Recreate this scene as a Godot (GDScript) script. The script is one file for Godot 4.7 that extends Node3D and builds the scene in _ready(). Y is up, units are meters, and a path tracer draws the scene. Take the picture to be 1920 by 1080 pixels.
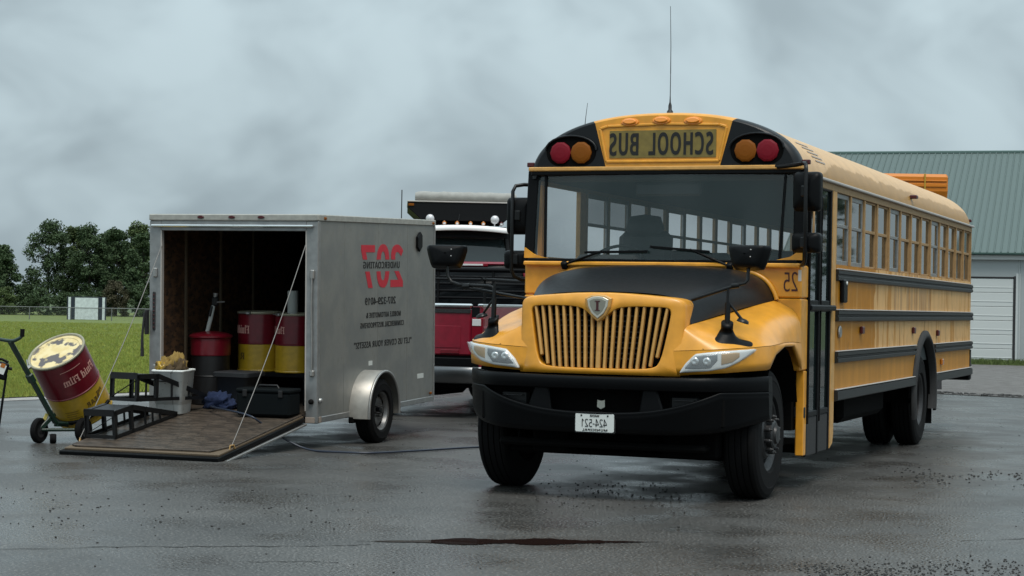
extends Node3D
# A wet municipal yard under an overcast sky: school bus, undercoating trailer, trucks, field, metal building.

# ------------------------------------------------------------------ mesh builder
class MB:
	var st := SurfaceTool.new()
	func _init():
		st.begin(Mesh.PRIMITIVE_TRIANGLES)
		st.set_smooth_group(-1)
	func sg(g: int): st.set_smooth_group(g)
	func tri(a: Vector3, b: Vector3, c: Vector3):
		st.add_vertex(a); st.add_vertex(c); st.add_vertex(b)
	func quad(a: Vector3, b: Vector3, c: Vector3, d: Vector3):
		tri(a, b, c); tri(a, c, d)
	func tuv(a: Vector3, ua: Vector2, b: Vector3, ub: Vector2, c: Vector3, uc: Vector2):
		st.set_uv(ua); st.add_vertex(a)
		st.set_uv(uc); st.add_vertex(c)
		st.set_uv(ub); st.add_vertex(b)
	func quv(a: Vector3, b: Vector3, c: Vector3, d: Vector3, r := Rect2(0, 0, 1, 1)):
		var u0 := r.position; var u1 := r.position + r.size
		tuv(a, Vector2(u0.x, u1.y), b, Vector2(u1.x, u1.y), c, Vector2(u1.x, u0.y))
		tuv(a, Vector2(u0.x, u1.y), c, Vector2(u1.x, u0.y), d, Vector2(u0.x, u0.y))
	func quad_out(a: Vector3, b: Vector3, c: Vector3, d: Vector3, o: Vector3):
		var n := (b - a).cross(c - a)
		if n.dot((a + b + c + d) * 0.25 - o) < 0: quad(a, d, c, b)
		else: quad(a, b, c, d)
	func box(c: Vector3, s: Vector3, bev := 0.0, bs := Basis.IDENTITY):
		st.set_smooth_group(-1)
		var h := s * 0.5
		var e: float = min(bev, min(h.x, min(h.y, h.z)) * 0.9)
		if e <= 0.0:
			for a in 3:
				for sg_ in [-1.0, 1.0]:
					var q := []
					for p in [Vector2(-1, -1), Vector2(1, -1), Vector2(1, 1), Vector2(-1, 1)]:
						var v := Vector3.ZERO
						v[a] = sg_ * h[a]; v[(a + 1) % 3] = p.x * h[(a + 1) % 3]; v[(a + 2) % 3] = p.y * h[(a + 2) % 3]
						q.append(c + bs * v)
					quad_out(q[0], q[1], q[2], q[3], c)
			return
		var vv := func(sx: Vector3, ax: int) -> Vector3:
			var v := Vector3.ZERO
			for i in 3: v[i] = sx[i] * (h[i] if i == ax else h[i] - e)
			return c + bs * v
		for a in 3:
			var b := (a + 1) % 3
			var d := (a + 2) % 3
			for s1 in [-1.0, 1.0]:
				var q := []
				for p in [Vector2(-1, -1), Vector2(1, -1), Vector2(1, 1), Vector2(-1, 1)]:
					var k := Vector3.ZERO; k[a] = s1; k[b] = p.x; k[d] = p.y
					q.append(vv.call(k, a))
				quad_out(q[0], q[1], q[2], q[3], c)
				for s2 in [-1.0, 1.0]:
					var k0 := Vector3.ZERO; k0[a] = s1; k0[b] = s2; k0[d] = -1
					var k1 := k0; k1[d] = 1
					quad_out(vv.call(k0, a), vv.call(k1, a), vv.call(k1, b), vv.call(k0, b), c)
		for sx in [-1.0, 1.0]:
			for sy in [-1.0, 1.0]:
				for sz in [-1.0, 1.0]:
					var k := Vector3(sx, sy, sz)
					var p0: Vector3 = vv.call(k, 0)
					var p1: Vector3 = vv.call(k, 1)
					var p2: Vector3 = vv.call(k, 2)
					if (p1 - p0).cross(p2 - p0).dot(p0 - c) < 0: tri(p0, p2, p1)
					else: tri(p0, p1, p2)
	func bx(x0, x1, y0, y1, z0, z1, bev := 0.0):
		box(Vector3((x0 + x1) * 0.5, (y0 + y1) * 0.5, (z0 + z1) * 0.5), Vector3(abs(x1 - x0), abs(y1 - y0), abs(z1 - z0)), bev)
	func beam(a: Vector3, b: Vector3, w: float, t: float, bev := 0.0, up := Vector3.UP):
		var d := (b - a).normalized()
		if abs(d.dot(up)) > 0.98: up = Vector3.RIGHT
		var x := up.cross(d).normalized()
		var y := d.cross(x)
		box((a + b) * 0.5, Vector3(w, t, a.distance_to(b)), bev, Basis(x, y, d))
	# rows of points; smooth = one smoothing group, else bands (rows) are sharp against each other when bands is set
	func grid(rows: Array, close := false, group := 1, bands := false):
		for i in rows.size() - 1:
			var A = rows[i]
			var B = rows[i + 1]
			st.set_smooth_group(group + i if bands else group)
			var n: int = A.size()
			for j in (n if close else n - 1):
				var k: int = (j + 1) % n
				quad(A[j], A[k], B[k], B[j])
		st.set_smooth_group(-1)
	func grid_uv(rows: Array, group := 1):
		st.set_smooth_group(group)
		var nr := rows.size() - 1
		for i in nr:
			var A = rows[i]
			var B = rows[i + 1]
			var n: int = A.size() - 1
			for j in n:
				var u0 := float(j) / n; var u1 := float(j + 1) / n
				var v0 := float(i) / nr; var v1 := float(i + 1) / nr
				tuv(A[j], Vector2(v0, u0), A[j + 1], Vector2(v0, u1), B[j + 1], Vector2(v1, u1))
				tuv(A[j], Vector2(v0, u0), B[j + 1], Vector2(v1, u1), B[j], Vector2(v1, u0))
		st.set_smooth_group(-1)
	func fan(pts: Array, flip := false):
		st.set_smooth_group(-1)
		var c := Vector3.ZERO
		for p in pts: c += p
		c /= pts.size()
		for j in pts.size():
			if flip: tri(c, pts[(j + 1) % pts.size()], pts[j])
			else: tri(c, pts[j], pts[(j + 1) % pts.size()])
	func tube(pts: Array, r, n := 8, caps := true, group := 1):
		var rows := []
		var up := Vector3.UP
		var cnt := pts.size()
		var prev := Vector3.ZERO
		for i in cnt:
			var d: Vector3 = (pts[min(i + 1, cnt - 1)] - pts[max(i - 1, 0)]).normalized()
			if i == 0:
				up = Vector3.UP if abs(d.y) < 0.9 else Vector3.RIGHT
				prev = (up - d * up.dot(d)).normalized()
			else:
				prev = (prev - d * prev.dot(d)).normalized()
			var b := d.cross(prev)
			var rr: float = r[i] if r is Array else r
			var ring := []
			for k in n:
				var t := TAU * k / n
				ring.append(pts[i] + (prev * cos(t) + b * sin(t)) * rr)
			rows.append(ring)
		grid(rows, true, group)
		if caps:
			fan(rows[0], true); fan(rows[-1])
	# profile of (radius, height) about y, moved by xf
	func lathe(prof: Array, seg: int, xf := Transform3D.IDENTITY, bands := false, group := 1):
		var rows := []
		for p in prof:
			var ring := []
			for k in seg:
				var t := -TAU * k / seg
				ring.append(xf * Vector3(cos(t) * p.x, p.y, sin(t) * p.x))
			rows.append(ring)
		grid(rows, true, group, bands)
	# polygon in xy (counter-clockwise), extruded z0..z1
	func prism(poly: PackedVector2Array, z0: float, z1: float, xf := Transform3D.IDENTITY, bev := 0.0, smooth_side := false):
		var P := poly
		if Geometry2D.is_polygon_clockwise(P):
			P = P.duplicate(); P.reverse()
		var n := P.size()
		var I := P
		if bev > 0.0:
			I = PackedVector2Array()
			for i in n:
				var e0 := (P[i] - P[(i + n - 1) % n]).normalized()
				var e1 := (P[(i + 1) % n] - P[i]).normalized()
				var m := Vector2(-e0.y, e0.x) + Vector2(-e1.y, e1.x)
				var l: float = max(m.length_squared() * 0.5, 0.25)
				I.append(P[i] + m * bev / l)
		var T := Geometry2D.triangulate_polygon(I)
		st.set_smooth_group(-1)
		for t in range(0, T.size(), 3):
			var a := I[T[t]]; var b := I[T[t + 1]]; var c := I[T[t + 2]]
			if (b - a).cross(c - a) < 0:
				var s := b; b = c; c = s
			tri(xf * Vector3(a.x, a.y, z1), xf * Vector3(b.x, b.y, z1), xf * Vector3(c.x, c.y, z1))
			tri(xf * Vector3(a.x, a.y, z0), xf * Vector3(c.x, c.y, z0), xf * Vector3(b.x, b.y, z0))
		var lev := [[P, z0, P, z1]] if bev <= 0.0 else [[I, z0, P, z0 + bev], [P, z0 + bev, P, z1 - bev], [P, z1 - bev, I, z1]]
		for q in lev.size():
			if smooth_side: st.set_smooth_group(3 + q)
			var L = lev[q]
			for i in n:
				var k := (i + 1) % n
				quad(xf * Vector3(L[0][i].x, L[0][i].y, L[1]), xf * Vector3(L[0][k].x, L[0][k].y, L[1]), xf * Vector3(L[2][k].x, L[2][k].y, L[3]), xf * Vector3(L[2][i].x, L[2][i].y, L[3]))
		st.set_smooth_group(-1)
	func done() -> ArrayMesh:
		st.generate_normals()
		st.index()
		return st.commit()

# ------------------------------------------------------------------ helpers
var used := {}
var M := {}
var rng := RandomNumberGenerator.new()

func numbered(n: String) -> String:
	if not used.has(n):
		used[n] = 0
		return n
	used[n] += 1
	return "%s_%03d" % [n, used[n]]

func part(parent: Node, called: String, m, material, label := "") -> MeshInstance3D:
	var o := MeshInstance3D.new()
	o.mesh = m.done() if m is MB else m
	o.material_override = material
	o.name = called if parent != self else numbered(called)
	parent.add_child(o, true)
	if label != "": o.set_meta("label", label)
	return o

func thing(called: String, label: String, category: String, xf := Transform3D.IDENTITY, group := "") -> Node3D:
	var o := Node3D.new()
	o.name = numbered(called)
	add_child(o)
	o.transform = xf
	tag(o, label, category, group)
	return o

func tag(o: Node, label: String, category: String, group := "", kind := ""):
	if label != "": o.set_meta("label", label)
	if category != "": o.set_meta("category", category)
	if group != "": o.set_meta("group", group)
	if kind != "": o.set_meta("kind", kind)

func structure(o: Node): o.set_meta("kind", "structure")

func at(p: Vector3, yaw := 0.0) -> Transform3D: return Transform3D(Basis(Vector3.UP, yaw), p)

func lin(r: float, g: float, b: float) -> Color: return Color(r, g, b).linear_to_srgb()

# named material from a linear colour
func mt(n: String, c: Color, rough := 0.6, metal := 0.0, o := {}) -> StandardMaterial3D:
	var m := StandardMaterial3D.new()
	m.resource_name = n
	m.albedo_color = c.linear_to_srgb()
	m.roughness = rough
	m.metallic = metal
	if o.has("tex"):
		m.albedo_texture = o.tex
	if o.has("rtex"):
		m.roughness_texture = o.rtex
	if o.has("ntex"):
		m.normal_enabled = true; m.normal_texture = o.ntex; m.normal_scale = o.get("ns", 1.0)
	if o.has("sc"):
		m.uv1_triplanar = true
		m.uv1_scale = Vector3.ONE * o.sc if not o.sc is Vector3 else o.sc
		if o.get("world", false): m.uv1_world_triplanar = true
	if o.has("coat"):
		m.clearcoat_enabled = true; m.clearcoat = o.coat; m.clearcoat_roughness = o.get("coat_rough", 0.1)
	if o.has("spec"): m.metallic_specular = o.spec
	if o.has("alpha"):
		m.transparency = BaseMaterial3D.TRANSPARENCY_ALPHA
		m.albedo_color.a = o.alpha
	m.cull_mode = BaseMaterial3D.CULL_DISABLED
	M[n] = m
	return m

# ---- computed textures
func noise_img(seed_: int, freq: float, oct: int, size := 512, kind := FastNoiseLite.TYPE_SIMPLEX_SMOOTH) -> Image:
	var n := FastNoiseLite.new()
	n.seed = seed_; n.frequency = freq; n.fractal_octaves = oct; n.noise_type = kind
	n.fractal_type = FastNoiseLite.FRACTAL_FBM if oct > 1 else FastNoiseLite.FRACTAL_NONE
	return n.get_seamless_image(size, size)

# grey texture: noise remapped to lo..hi
func grey_tex(seed_: int, freq: float, oct: int, lo: float, hi: float, size := 512) -> ImageTexture:
	var s := noise_img(seed_, freq, oct, size)
	s.convert(Image.FORMAT_L8)
	var d := s.get_data()
	for i in d.size(): d[i] = int(255.0 * (lo + (hi - lo) * d[i] / 255.0))
	return ImageTexture.create_from_image(Image.create_from_data(size, size, false, Image.FORMAT_L8, d))

# colours blended by two noises: a..b by the coarse one, spots of c where the fine one is high
func blotch_tex(seed_: int, a: Color, b: Color, c: Color, f1 := 0.008, f2 := 0.05, cut := 0.72, size := 512) -> ImageTexture:
	var n1 := noise_img(seed_, f1, 5, size); n1.convert(Image.FORMAT_L8)
	var n2 := noise_img(seed_ + 7, f2, 4, size); n2.convert(Image.FORMAT_L8)
	var d1 := n1.get_data(); var d2 := n2.get_data()
	var out := PackedByteArray(); out.resize(size * size * 3)
	for i in d1.size():
		var t: float = smoothstep(0.25, 0.75, d1[i] / 255.0)
		var k := a.lerp(b, t)
		var u: float = smoothstep(cut, cut + 0.12, d2[i] / 255.0)
		k = k.lerp(c, u)
		k = k.linear_to_srgb()
		out[i * 3] = int(clamp(k.r, 0, 1) * 255); out[i * 3 + 1] = int(clamp(k.g, 0, 1) * 255); out[i * 3 + 2] = int(clamp(k.b, 0, 1) * 255)
	return ImageTexture.create_from_image(Image.create_from_data(size, size, false, Image.FORMAT_RGB8, out))

func normal_tex(seed_: int, freq: float, oct: int, strength: float, size := 512) -> ImageTexture:
	var s := noise_img(seed_, freq, oct, size)
	s.convert(Image.FORMAT_L8)
	s.bump_map_to_normal_map(strength)
	return ImageTexture.create_from_image(s)

# ---- lettering: mirrored text (the yard is seen as in the photograph), read from +z of the given transform
var font_cache := {}
func letters(parent: Node, called: String, s: String, xf: Transform3D, w: float, h: float, material, bold := true, depth := 0.004, serif := false, lo := -1.0, hi := 2.0) -> MeshInstance3D:
	var key := [bold, serif]
	if not font_cache.has(key):
		var f := SystemFont.new()
		f.font_names = PackedStringArray(["Droid Serif" if serif else "Droid Sans"])
		f.font_weight = 700 if bold else 400
		font_cache[key] = f
	var t := TextMesh.new()
	t.text = s; t.font = font_cache[key]; t.font_size = 64; t.pixel_size = 0.01; t.depth = 0.02; t.curve_step = 2.0
	var fc := t.get_faces()
	var bb := AABB(fc[0], Vector3.ZERO)
	for v in fc: bb = bb.expand(v)
	var m := MB.new()
	for i in range(0, fc.size(), 3):
		var poly := []
		for k in 3:
			var v := (fc[i + k] - bb.position) / bb.size
			poly.append(v)
		for side in [[lo, 1.0], [hi, -1.0]]:
			var nxt := []
			for k in poly.size():
				var a: Vector3 = poly[k]
				var b: Vector3 = poly[(k + 1) % poly.size()]
				var da: float = (a.y - side[0]) * side[1]
				var db: float = (b.y - side[0]) * side[1]
				if da >= 0: nxt.append(a)
				if da * db < 0: nxt.append(a.lerp(b, da / (da - db)))
			poly = nxt
		for k in range(1, poly.size() - 1):
			var q := []
			for v in [poly[0], poly[k], poly[k + 1]]:
				q.append(xf * Vector3((0.5 - v.x) * w, (v.y - 0.5) * h, v.z * depth))
			m.tri(q[0], q[1], q[2])
	return part(parent, called, m, material)

func ellipse(rx: float, ry: float, n := 20, c := Vector2.ZERO) -> PackedVector2Array:
	var p := PackedVector2Array()
	for i in n: p.append(c + Vector2(cos(TAU * i / n) * rx, sin(TAU * i / n) * ry))
	return p

func round_rect(w: float, h: float, r: float, n := 4, c := Vector2.ZERO) -> PackedVector2Array:
	var p := PackedVector2Array()
	for q in 4:
		var k := Vector2([1, -1, -1, 1][q] * (w * 0.5 - r), [1, 1, -1, -1][q] * (h * 0.5 - r))
		for i in n + 1:
			var a := PI * 0.5 * (q + float(i) / n)
			p.append(c + k + Vector2(cos(a), sin(a)) * r)
	return p

func spline(pts: Array, per := 6) -> Array:
	var out := []
	for i in pts.size() - 1:
		var a = pts[max(i - 1, 0)]; var b = pts[i]; var c = pts[i + 1]; var d = pts[min(i + 2, pts.size() - 1)]
		for k in per:
			out.append(b.cubic_interpolate(c, a, d, float(k) / per))
	out.append(pts[-1])
	return out

# ------------------------------------------------------------------ scene
const EYE := Vector3(0, 1.5125, 0)
var BUS_XF := Transform3D(Basis(Vector3.UP, -0.3743), Vector3(0.9979, 0, -15.6342))
var TR_XF := Transform3D(Basis(Vector3.UP, -0.3336) * Basis(Vector3.RIGHT, 0.0299), Vector3(-2.4839, 0, -20.9053))

func _ready():
	rng.seed = 20725
	# camera
	var cam := Camera3D.new()
	cam.name = "camera"
	cam.transform = Transform3D(Basis(Vector3.RIGHT, 0.0088) * Basis(Vector3.BACK, 0.0183), EYE)
	cam.fov = 17.215
	cam.near = 0.05
	cam.far = 4000.0
	add_child(cam)
	cam.current = true
	# sky and exposure
	var env := Environment.new()
	env.background_mode = Environment.BG_SKY
	var sky := Sky.new()
	var psm := PanoramaSkyMaterial.new()
	psm.panorama = cloud_panorama()
	sky.sky_material = psm
	env.sky = sky
	env.ambient_light_source = Environment.AMBIENT_SOURCE_SKY
	env.background_energy_multiplier = 1.0
	env.tonemap_mode = Environment.TONE_MAPPER_LINEAR
	env.tonemap_exposure = 1.45
	env.sdfgi_enabled = true
	env.ssao_enabled = true
	env.ssil_enabled = true
	var we := WorldEnvironment.new()
	we.name = "world_environment"
	we.environment = env
	add_child(we)
	# veiled sun behind the cloud, high behind the camera
	var sun := DirectionalLight3D.new()
	sun.name = "sun"
	sun.light_color = Color(1.0, 0.97, 0.93)
	sun.light_energy = 0.5
	sun.light_angular_distance = 25.0
	sun.shadow_enabled = true
	add_child(sun)
	sun.look_at_from_position(Vector3(1.2, 10, 5), Vector3(0, 0, 0), Vector3.UP)
	materials()
	print("ground"); build_ground()
	print("bus"); build_bus()
	print("trailer"); build_trailer()
	print("cargo"); build_cargo()
	print("trucks"); build_pickup(); build_dump_truck()
	print("far"); build_far()
	print("details"); build_details()
	print("done")

func cloud_panorama() -> ImageTexture:
	var W := 3072
	var H := 1536
	var n := FastNoiseLite.new()
	n.seed = 11; n.frequency = 1.0; n.fractal_octaves = 5; n.fractal_gain = 0.55; n.noise_type = FastNoiseLite.TYPE_SIMPLEX_SMOOTH
	n.fractal_type = FastNoiseLite.FRACTAL_FBM
	n.domain_warp_enabled = false
	var n2 := FastNoiseLite.new()
	n2.seed = 5; n2.frequency = 1.0; n2.fractal_octaves = 3; n2.noise_type = FastNoiseLite.TYPE_SIMPLEX_SMOOTH
	var data := PackedFloat32Array()
	data.resize(W * H * 3)
	var half := H / 2
	# azimuth table
	var ca := PackedFloat32Array(); var sa := PackedFloat32Array()
	for x in W:
		var a := (x + 0.5) / W * TAU - PI
		ca.append(-cos(a)); sa.append(sin(a))
	for y in H:
		var el: float = (0.5 - (y + 0.5) / H) * PI
		var i := y * W * 3
		if el < -0.02:
			for x in W:
				data[i] = 0.10; data[i + 1] = 0.115; data[i + 2] = 0.12
				i += 3
			continue
		var sy := sin(el); var cy := cos(el)
		var lift: float = 0.93 + 1.7 * max(sy, 0.0)
		var step := 1 if el < 0.5 else 2
		var ky := 11.0
		var x := 0
		while x < W:
			var dx := sa[x] * cy; var dz := ca[x] * cy
			var big := n2.get_noise_3d(dx * 3.0 + 3.1, sy * 6.0, dz * 3.0)
			var f := n.get_noise_3d(dx * 8.0 + big * 0.6, sy * ky + big * 0.4, dz * 8.0)
			var c: float = clamp(0.52 + f * 0.80 + big * 0.40, 0.0, 1.0)
			c = c * c * (3.0 - 2.0 * c)
			var v: float = lerp(0.268, 0.395, c) * lift
			# shaded bellies are greyer, thin cloud is paler and bluer-green
			var r: float = v * lerp(0.80, 0.825, c); var g: float = v * lerp(0.99, 1.01, c); var b: float = v * lerp(1.085, 1.085, c)
			for k in step:
				if x + k < W:
					data[i] = r; data[i + 1] = g; data[i + 2] = b
					i += 3
			x += step
	return ImageTexture.create_from_image(Image.create_from_data(W, H, false, Image.FORMAT_RGBF, data.to_byte_array()))

func materials():
	var g1 := grey_tex(1, 0.012, 5, 0.86, 1.0)
	var g2 := grey_tex(2, 0.03, 4, 0.70, 1.0)
	var nfine := normal_tex(3, 0.08, 3, 2.0)
	M.g1 = g1; M.g2 = g2
	# bus
	mt("bus_yellow", Color(0.83, 0.365, 0.03), 0.42, 0.0, {tex = g1, rtex = g2, sc = 0.9, coat = 0.35, coat_rough = 0.25})
	mt("bus_yellow_worn", Color(0.66, 0.36, 0.10), 0.5, 0.0, {tex = g1, rtex = g2, sc = 1.2, coat = 0.2, coat_rough = 0.3})
	mt("bus_tan", Color(0.40, 0.245, 0.105), 0.55, 0.0, {tex = g1, sc = 1.5})
	mt("hood_black", Color(0.004, 0.005, 0.0065), 0.5, 0.0, {rtex = g2, sc = 1.0, spec = 0.35, coat = 0.15, coat_rough = 0.3})
	mt("black_plastic", Color(0.0022, 0.0026, 0.0032), 0.5, 0.0, {rtex = g2, sc = 2.0, spec = 0.26})
	mt("black_gloss", Color(0.004, 0.0045, 0.005), 0.35, 0.0, {spec = 0.4})
	mt("rubber", Color(0.0045, 0.0045, 0.005), 0.8, 0.0, {spec = 0.3, tex = g2, sc = 3.0})
	mt("rubber_grey", Color(0.035, 0.036, 0.037), 0.82, 0.0, {tex = g2, sc = 3.0})
	mt("under_black", Color(0.003, 0.003, 0.003), 0.85, 0.0, {spec = 0.2})
	mt("rail_black", Color(0.012, 0.014, 0.014), 0.45, 0.0, {tex = g2, sc = 1.3})
	mt("rail_edge", Color(0.5, 0.47, 0.44), 0.4, 0.3)
	mt("alu", Color(0.42, 0.42, 0.41), 0.42, 0.7, {tex = g1, sc = 2.0})
	mt("chrome", Color(0.72, 0.72, 0.72), 0.14, 1.0)
	mt("white_bezel", Color(0.58, 0.60, 0.59), 0.3, 0.0, {coat = 0.5})
	mt("lamp_grey", Color(0.16, 0.175, 0.185), 0.25, 0.6)
	mt("lamp_bulb", Color(0.6, 0.62, 0.62), 0.15, 0.9)
	mt("lens_clear", Color(0.75, 0.80, 0.82), 0.06, 0.0, {alpha = 0.14})
	mt("lens_amber", Color(0.40, 0.13, 0.012), 0.25, 0.0, {coat = 0.8})
	mt("lens_amber_dark", Color(0.20, 0.062, 0.004), 0.4, 0.0, {spec = 0.3})
	mt("lens_orange", Color(0.80, 0.26, 0.01), 0.3, 0.0, {coat = 0.8})
	mt("lens_red", Color(0.17, 0.003, 0.012), 0.35, 0.0, {spec = 0.35})
	mt("lens_red_dark", Color(0.06, 0.006, 0.008), 0.3)
	mt("glass", Color(0.025, 0.06, 0.062), 0.02, 0.0, {alpha = 0.22})
	mt("glass_side", Color(0.04, 0.08, 0.08), 0.03, 0.0, {alpha = 0.14})
	mt("glass_tint", Color(0.02, 0.04, 0.038), 0.03, 0.0, {alpha = 0.72})
	mt("glass_dark_reflect", Color(0.012, 0.024, 0.022), 0.03, 0.0, {alpha = 0.62})  # door-side windows, same glass as opposite; dark tree reflection put into the colour
	mt("glass_dark", Color(0.02, 0.03, 0.032), 0.03, 0.0, {alpha = 0.8})
	mt("interior", Color(0.04, 0.05, 0.05), 0.75)
	mt("seat_vinyl", Color(0.012, 0.020, 0.021), 0.55)
	mt("dash", Color(0.018, 0.022, 0.023), 0.6)
	mt("sign_face", Color(0.22, 0.165, 0.04), 0.28, 0.0, {tex = g1, sc = 2.0})
	mt("ink", Color(0.005, 0.005, 0.005), 0.6)
	mt("ink_maroon", Color(0.05, 0.008, 0.010), 0.5)
	mt("emblem_gold", Color(0.35, 0.21, 0.07), 0.4, 0.2)
	mt("emblem_silver", Color(0.62, 0.60, 0.52), 0.3, 0.6)
	mt("emblem_grey", Color(0.24, 0.24, 0.20), 0.45, 0.3)
	mt("plate_white", Color(0.62, 0.65, 0.63), 0.45)
	mt("steel_dark", Color(0.06, 0.06, 0.062), 0.45, 0.5, {tex = g2, sc = 2.0})
	mt("bus_ghost", Color(0.30, 0.25, 0.21), 0.5)
	# trailer
	mt("trailer_skin", Color(0.245, 0.25, 0.24), 0.45, 0.3, {tex = blotch_tex(31, Color(0.84, 0.85, 0.86), Color(1, 0.99, 0.97), Color(0.92, 0.90, 0.86), 0.006, 0.02, 0.72), rtex = g2, sc = 0.55})
	mt("trailer_trim", Color(0.36, 0.37, 0.37), 0.38, 0.6, {tex = g1, sc = 1.2})
	mt("trailer_cap", Color(0.42, 0.42, 0.385), 0.5, 0.2, {tex = g1, sc = 1.5})
	mt("fender_alu", Color(0.40, 0.385, 0.35), 0.42, 0.45, {tex = g1, sc = 1.6})
	mt("steel_wheel", Color(0.24, 0.24, 0.24), 0.4, 0.6, {tex = g2, sc = 4.0})
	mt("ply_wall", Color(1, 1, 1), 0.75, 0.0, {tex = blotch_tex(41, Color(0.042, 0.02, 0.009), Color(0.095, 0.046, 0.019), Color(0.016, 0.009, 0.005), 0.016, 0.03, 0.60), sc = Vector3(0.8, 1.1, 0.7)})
	mt("ply_ramp", Color(1, 1, 1), 0.5, 0.0, {tex = blotch_tex(43, Color(0.046, 0.036, 0.028), Color(0.085, 0.066, 0.050), Color(0.018, 0.016, 0.015), 0.012, 0.035, 0.64), rtex = g2, sc = Vector3(0.5, 0.5, 1.6)})
	mt("ply_edge", Color(0.16, 0.115, 0.07), 0.7, 0.0, {tex = g2, sc = 5.0})
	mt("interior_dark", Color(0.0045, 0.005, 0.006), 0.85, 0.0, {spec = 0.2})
	mt("sign_red", Color(0.50, 0.012, 0.03), 0.5)
	mt("cable", Color(0.22, 0.21, 0.20), 0.6)
	mt("drum_red", Color(0.16, 0.005, 0.014), 0.4, 0.0, {tex = g1, rtex = g2, sc = 2.0, coat = 0.3})
	mt("drum_yellow", Color(0.52, 0.32, 0.02), 0.42, 0.0, {tex = g1, rtex = g2, sc = 2.0, coat = 0.3})
	mt("drum_rim", Color(0.45, 0.42, 0.30), 0.4, 0.3, {tex = g2, sc = 4.0})
	mt("drum_lid", Color(1, 1, 1), 0.5, 0.0, {tex = blotch_tex(47, Color(0.66, 0.52, 0.24), Color(0.72, 0.60, 0.33), Color(0.10, 0.09, 0.09), 0.015, 0.008, 0.60, 256), sc = 1.6})
	mt("drum_black", Color(0.006, 0.0055, 0.006), 0.5)
	mt("drum_ink_light", Color(0.62, 0.33, 0.28), 0.5)
	mt("drum_ink_dark", Color(0.10, 0.06, 0.015), 0.55)
	mt("cart_green", Color(0.012, 0.040, 0.026), 0.42, 0.0, {tex = g2, sc = 3.0, coat = 0.2})
	mt("label_yellow", Color(0.55, 0.45, 0.12), 0.5)
	mt("ramp_steel", Color(0.0055, 0.006, 0.007), 0.5, 0.0, {tex = g2, sc = 4.0})
	mt("bucket_white", Color(0.74, 0.76, 0.74), 0.5, 0.0, {tex = blotch_tex(53, Color(0.9, 0.9, 0.9), Color(1, 1, 1), Color(0.12, 0.11, 0.1), 0.02, 0.03, 0.74, 256), sc = 1.7})
	mt("rag", Color(0.34, 0.22, 0.055), 0.9, 0.0, {tex = g2, sc = 6.0})
	mt("rag_dark", Color(0.07, 0.045, 0.02), 0.9)
	mt("tub_grey", Color(0.014, 0.016, 0.019), 0.6)
	mt("cloth_blue", Color(0.006, 0.016, 0.055), 0.9)
	mt("toolbox_green", Color(0.003, 0.005, 0.006), 0.8, 0.0, {spec = 0.25})
	mt("paper", Color(0.42, 0.44, 0.42), 0.9)
	mt("hose", Color(0.03, 0.045, 0.07), 0.4)
	mt("hose_pale", Color(0.022, 0.030, 0.05), 0.35)
	# trucks
	mt("truck_red", Color(0.24, 0.006, 0.024), 0.35, 0.0, {tex = g1, sc = 1.0, coat = 0.6, coat_rough = 0.1})
	mt("cab_white", Color(0.80, 0.80, 0.80), 0.4)
	mt("tarp", Color(0.36, 0.36, 0.34), 0.85, 0.0, {tex = g1, sc = 0.7})
	mt("bumper_chrome", Color(0.13, 0.135, 0.14), 0.28, 0.9)
	mt("glass_black", Color(0.004, 0.005, 0.006), 0.2, 0.0, {spec = 0.2})
	mt("truck_black", Color(0.004, 0.0045, 0.0055), 0.6, 0.0, {spec = 0.3})
	mt("reverse_lens", Color(0.62, 0.62, 0.62), 0.2, 0.0, {coat = 0.6})
	mt("spot_face", Color(0.62, 0.62, 0.64), 0.35, 0.3)
	# building
	mt("roof_green", Color(0.086, 0.122, 0.117), 0.7)
	mt("roof_rib", Color(0.085, 0.145, 0.135), 0.6)
	mt("wall_grey", Color(0.33, 0.365, 0.37), 0.6)
	mt("door_white", Color(0.54, 0.575, 0.57), 0.55)
	mt("trim_white", Color(0.50, 0.53, 0.53), 0.5)
	mt("trim_green", Color(0.03, 0.07, 0.06), 0.5)
	mt("spreader_orange", Color(0.56, 0.17, 0.004), 0.45)
	# field
	mt("galv", Color(0.16, 0.17, 0.17), 0.6, 0.3)
	mt("board_white", Color(0.66, 0.74, 0.76), 0.6, 0.0, {tex = g1, sc = 0.5})
	mt("board_navy", Color(0.010, 0.018, 0.032), 0.6)
	mt("bark", Color(0.05, 0.042, 0.034), 0.95, 0.0, {tex = g2, sc = 1.0})

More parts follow.
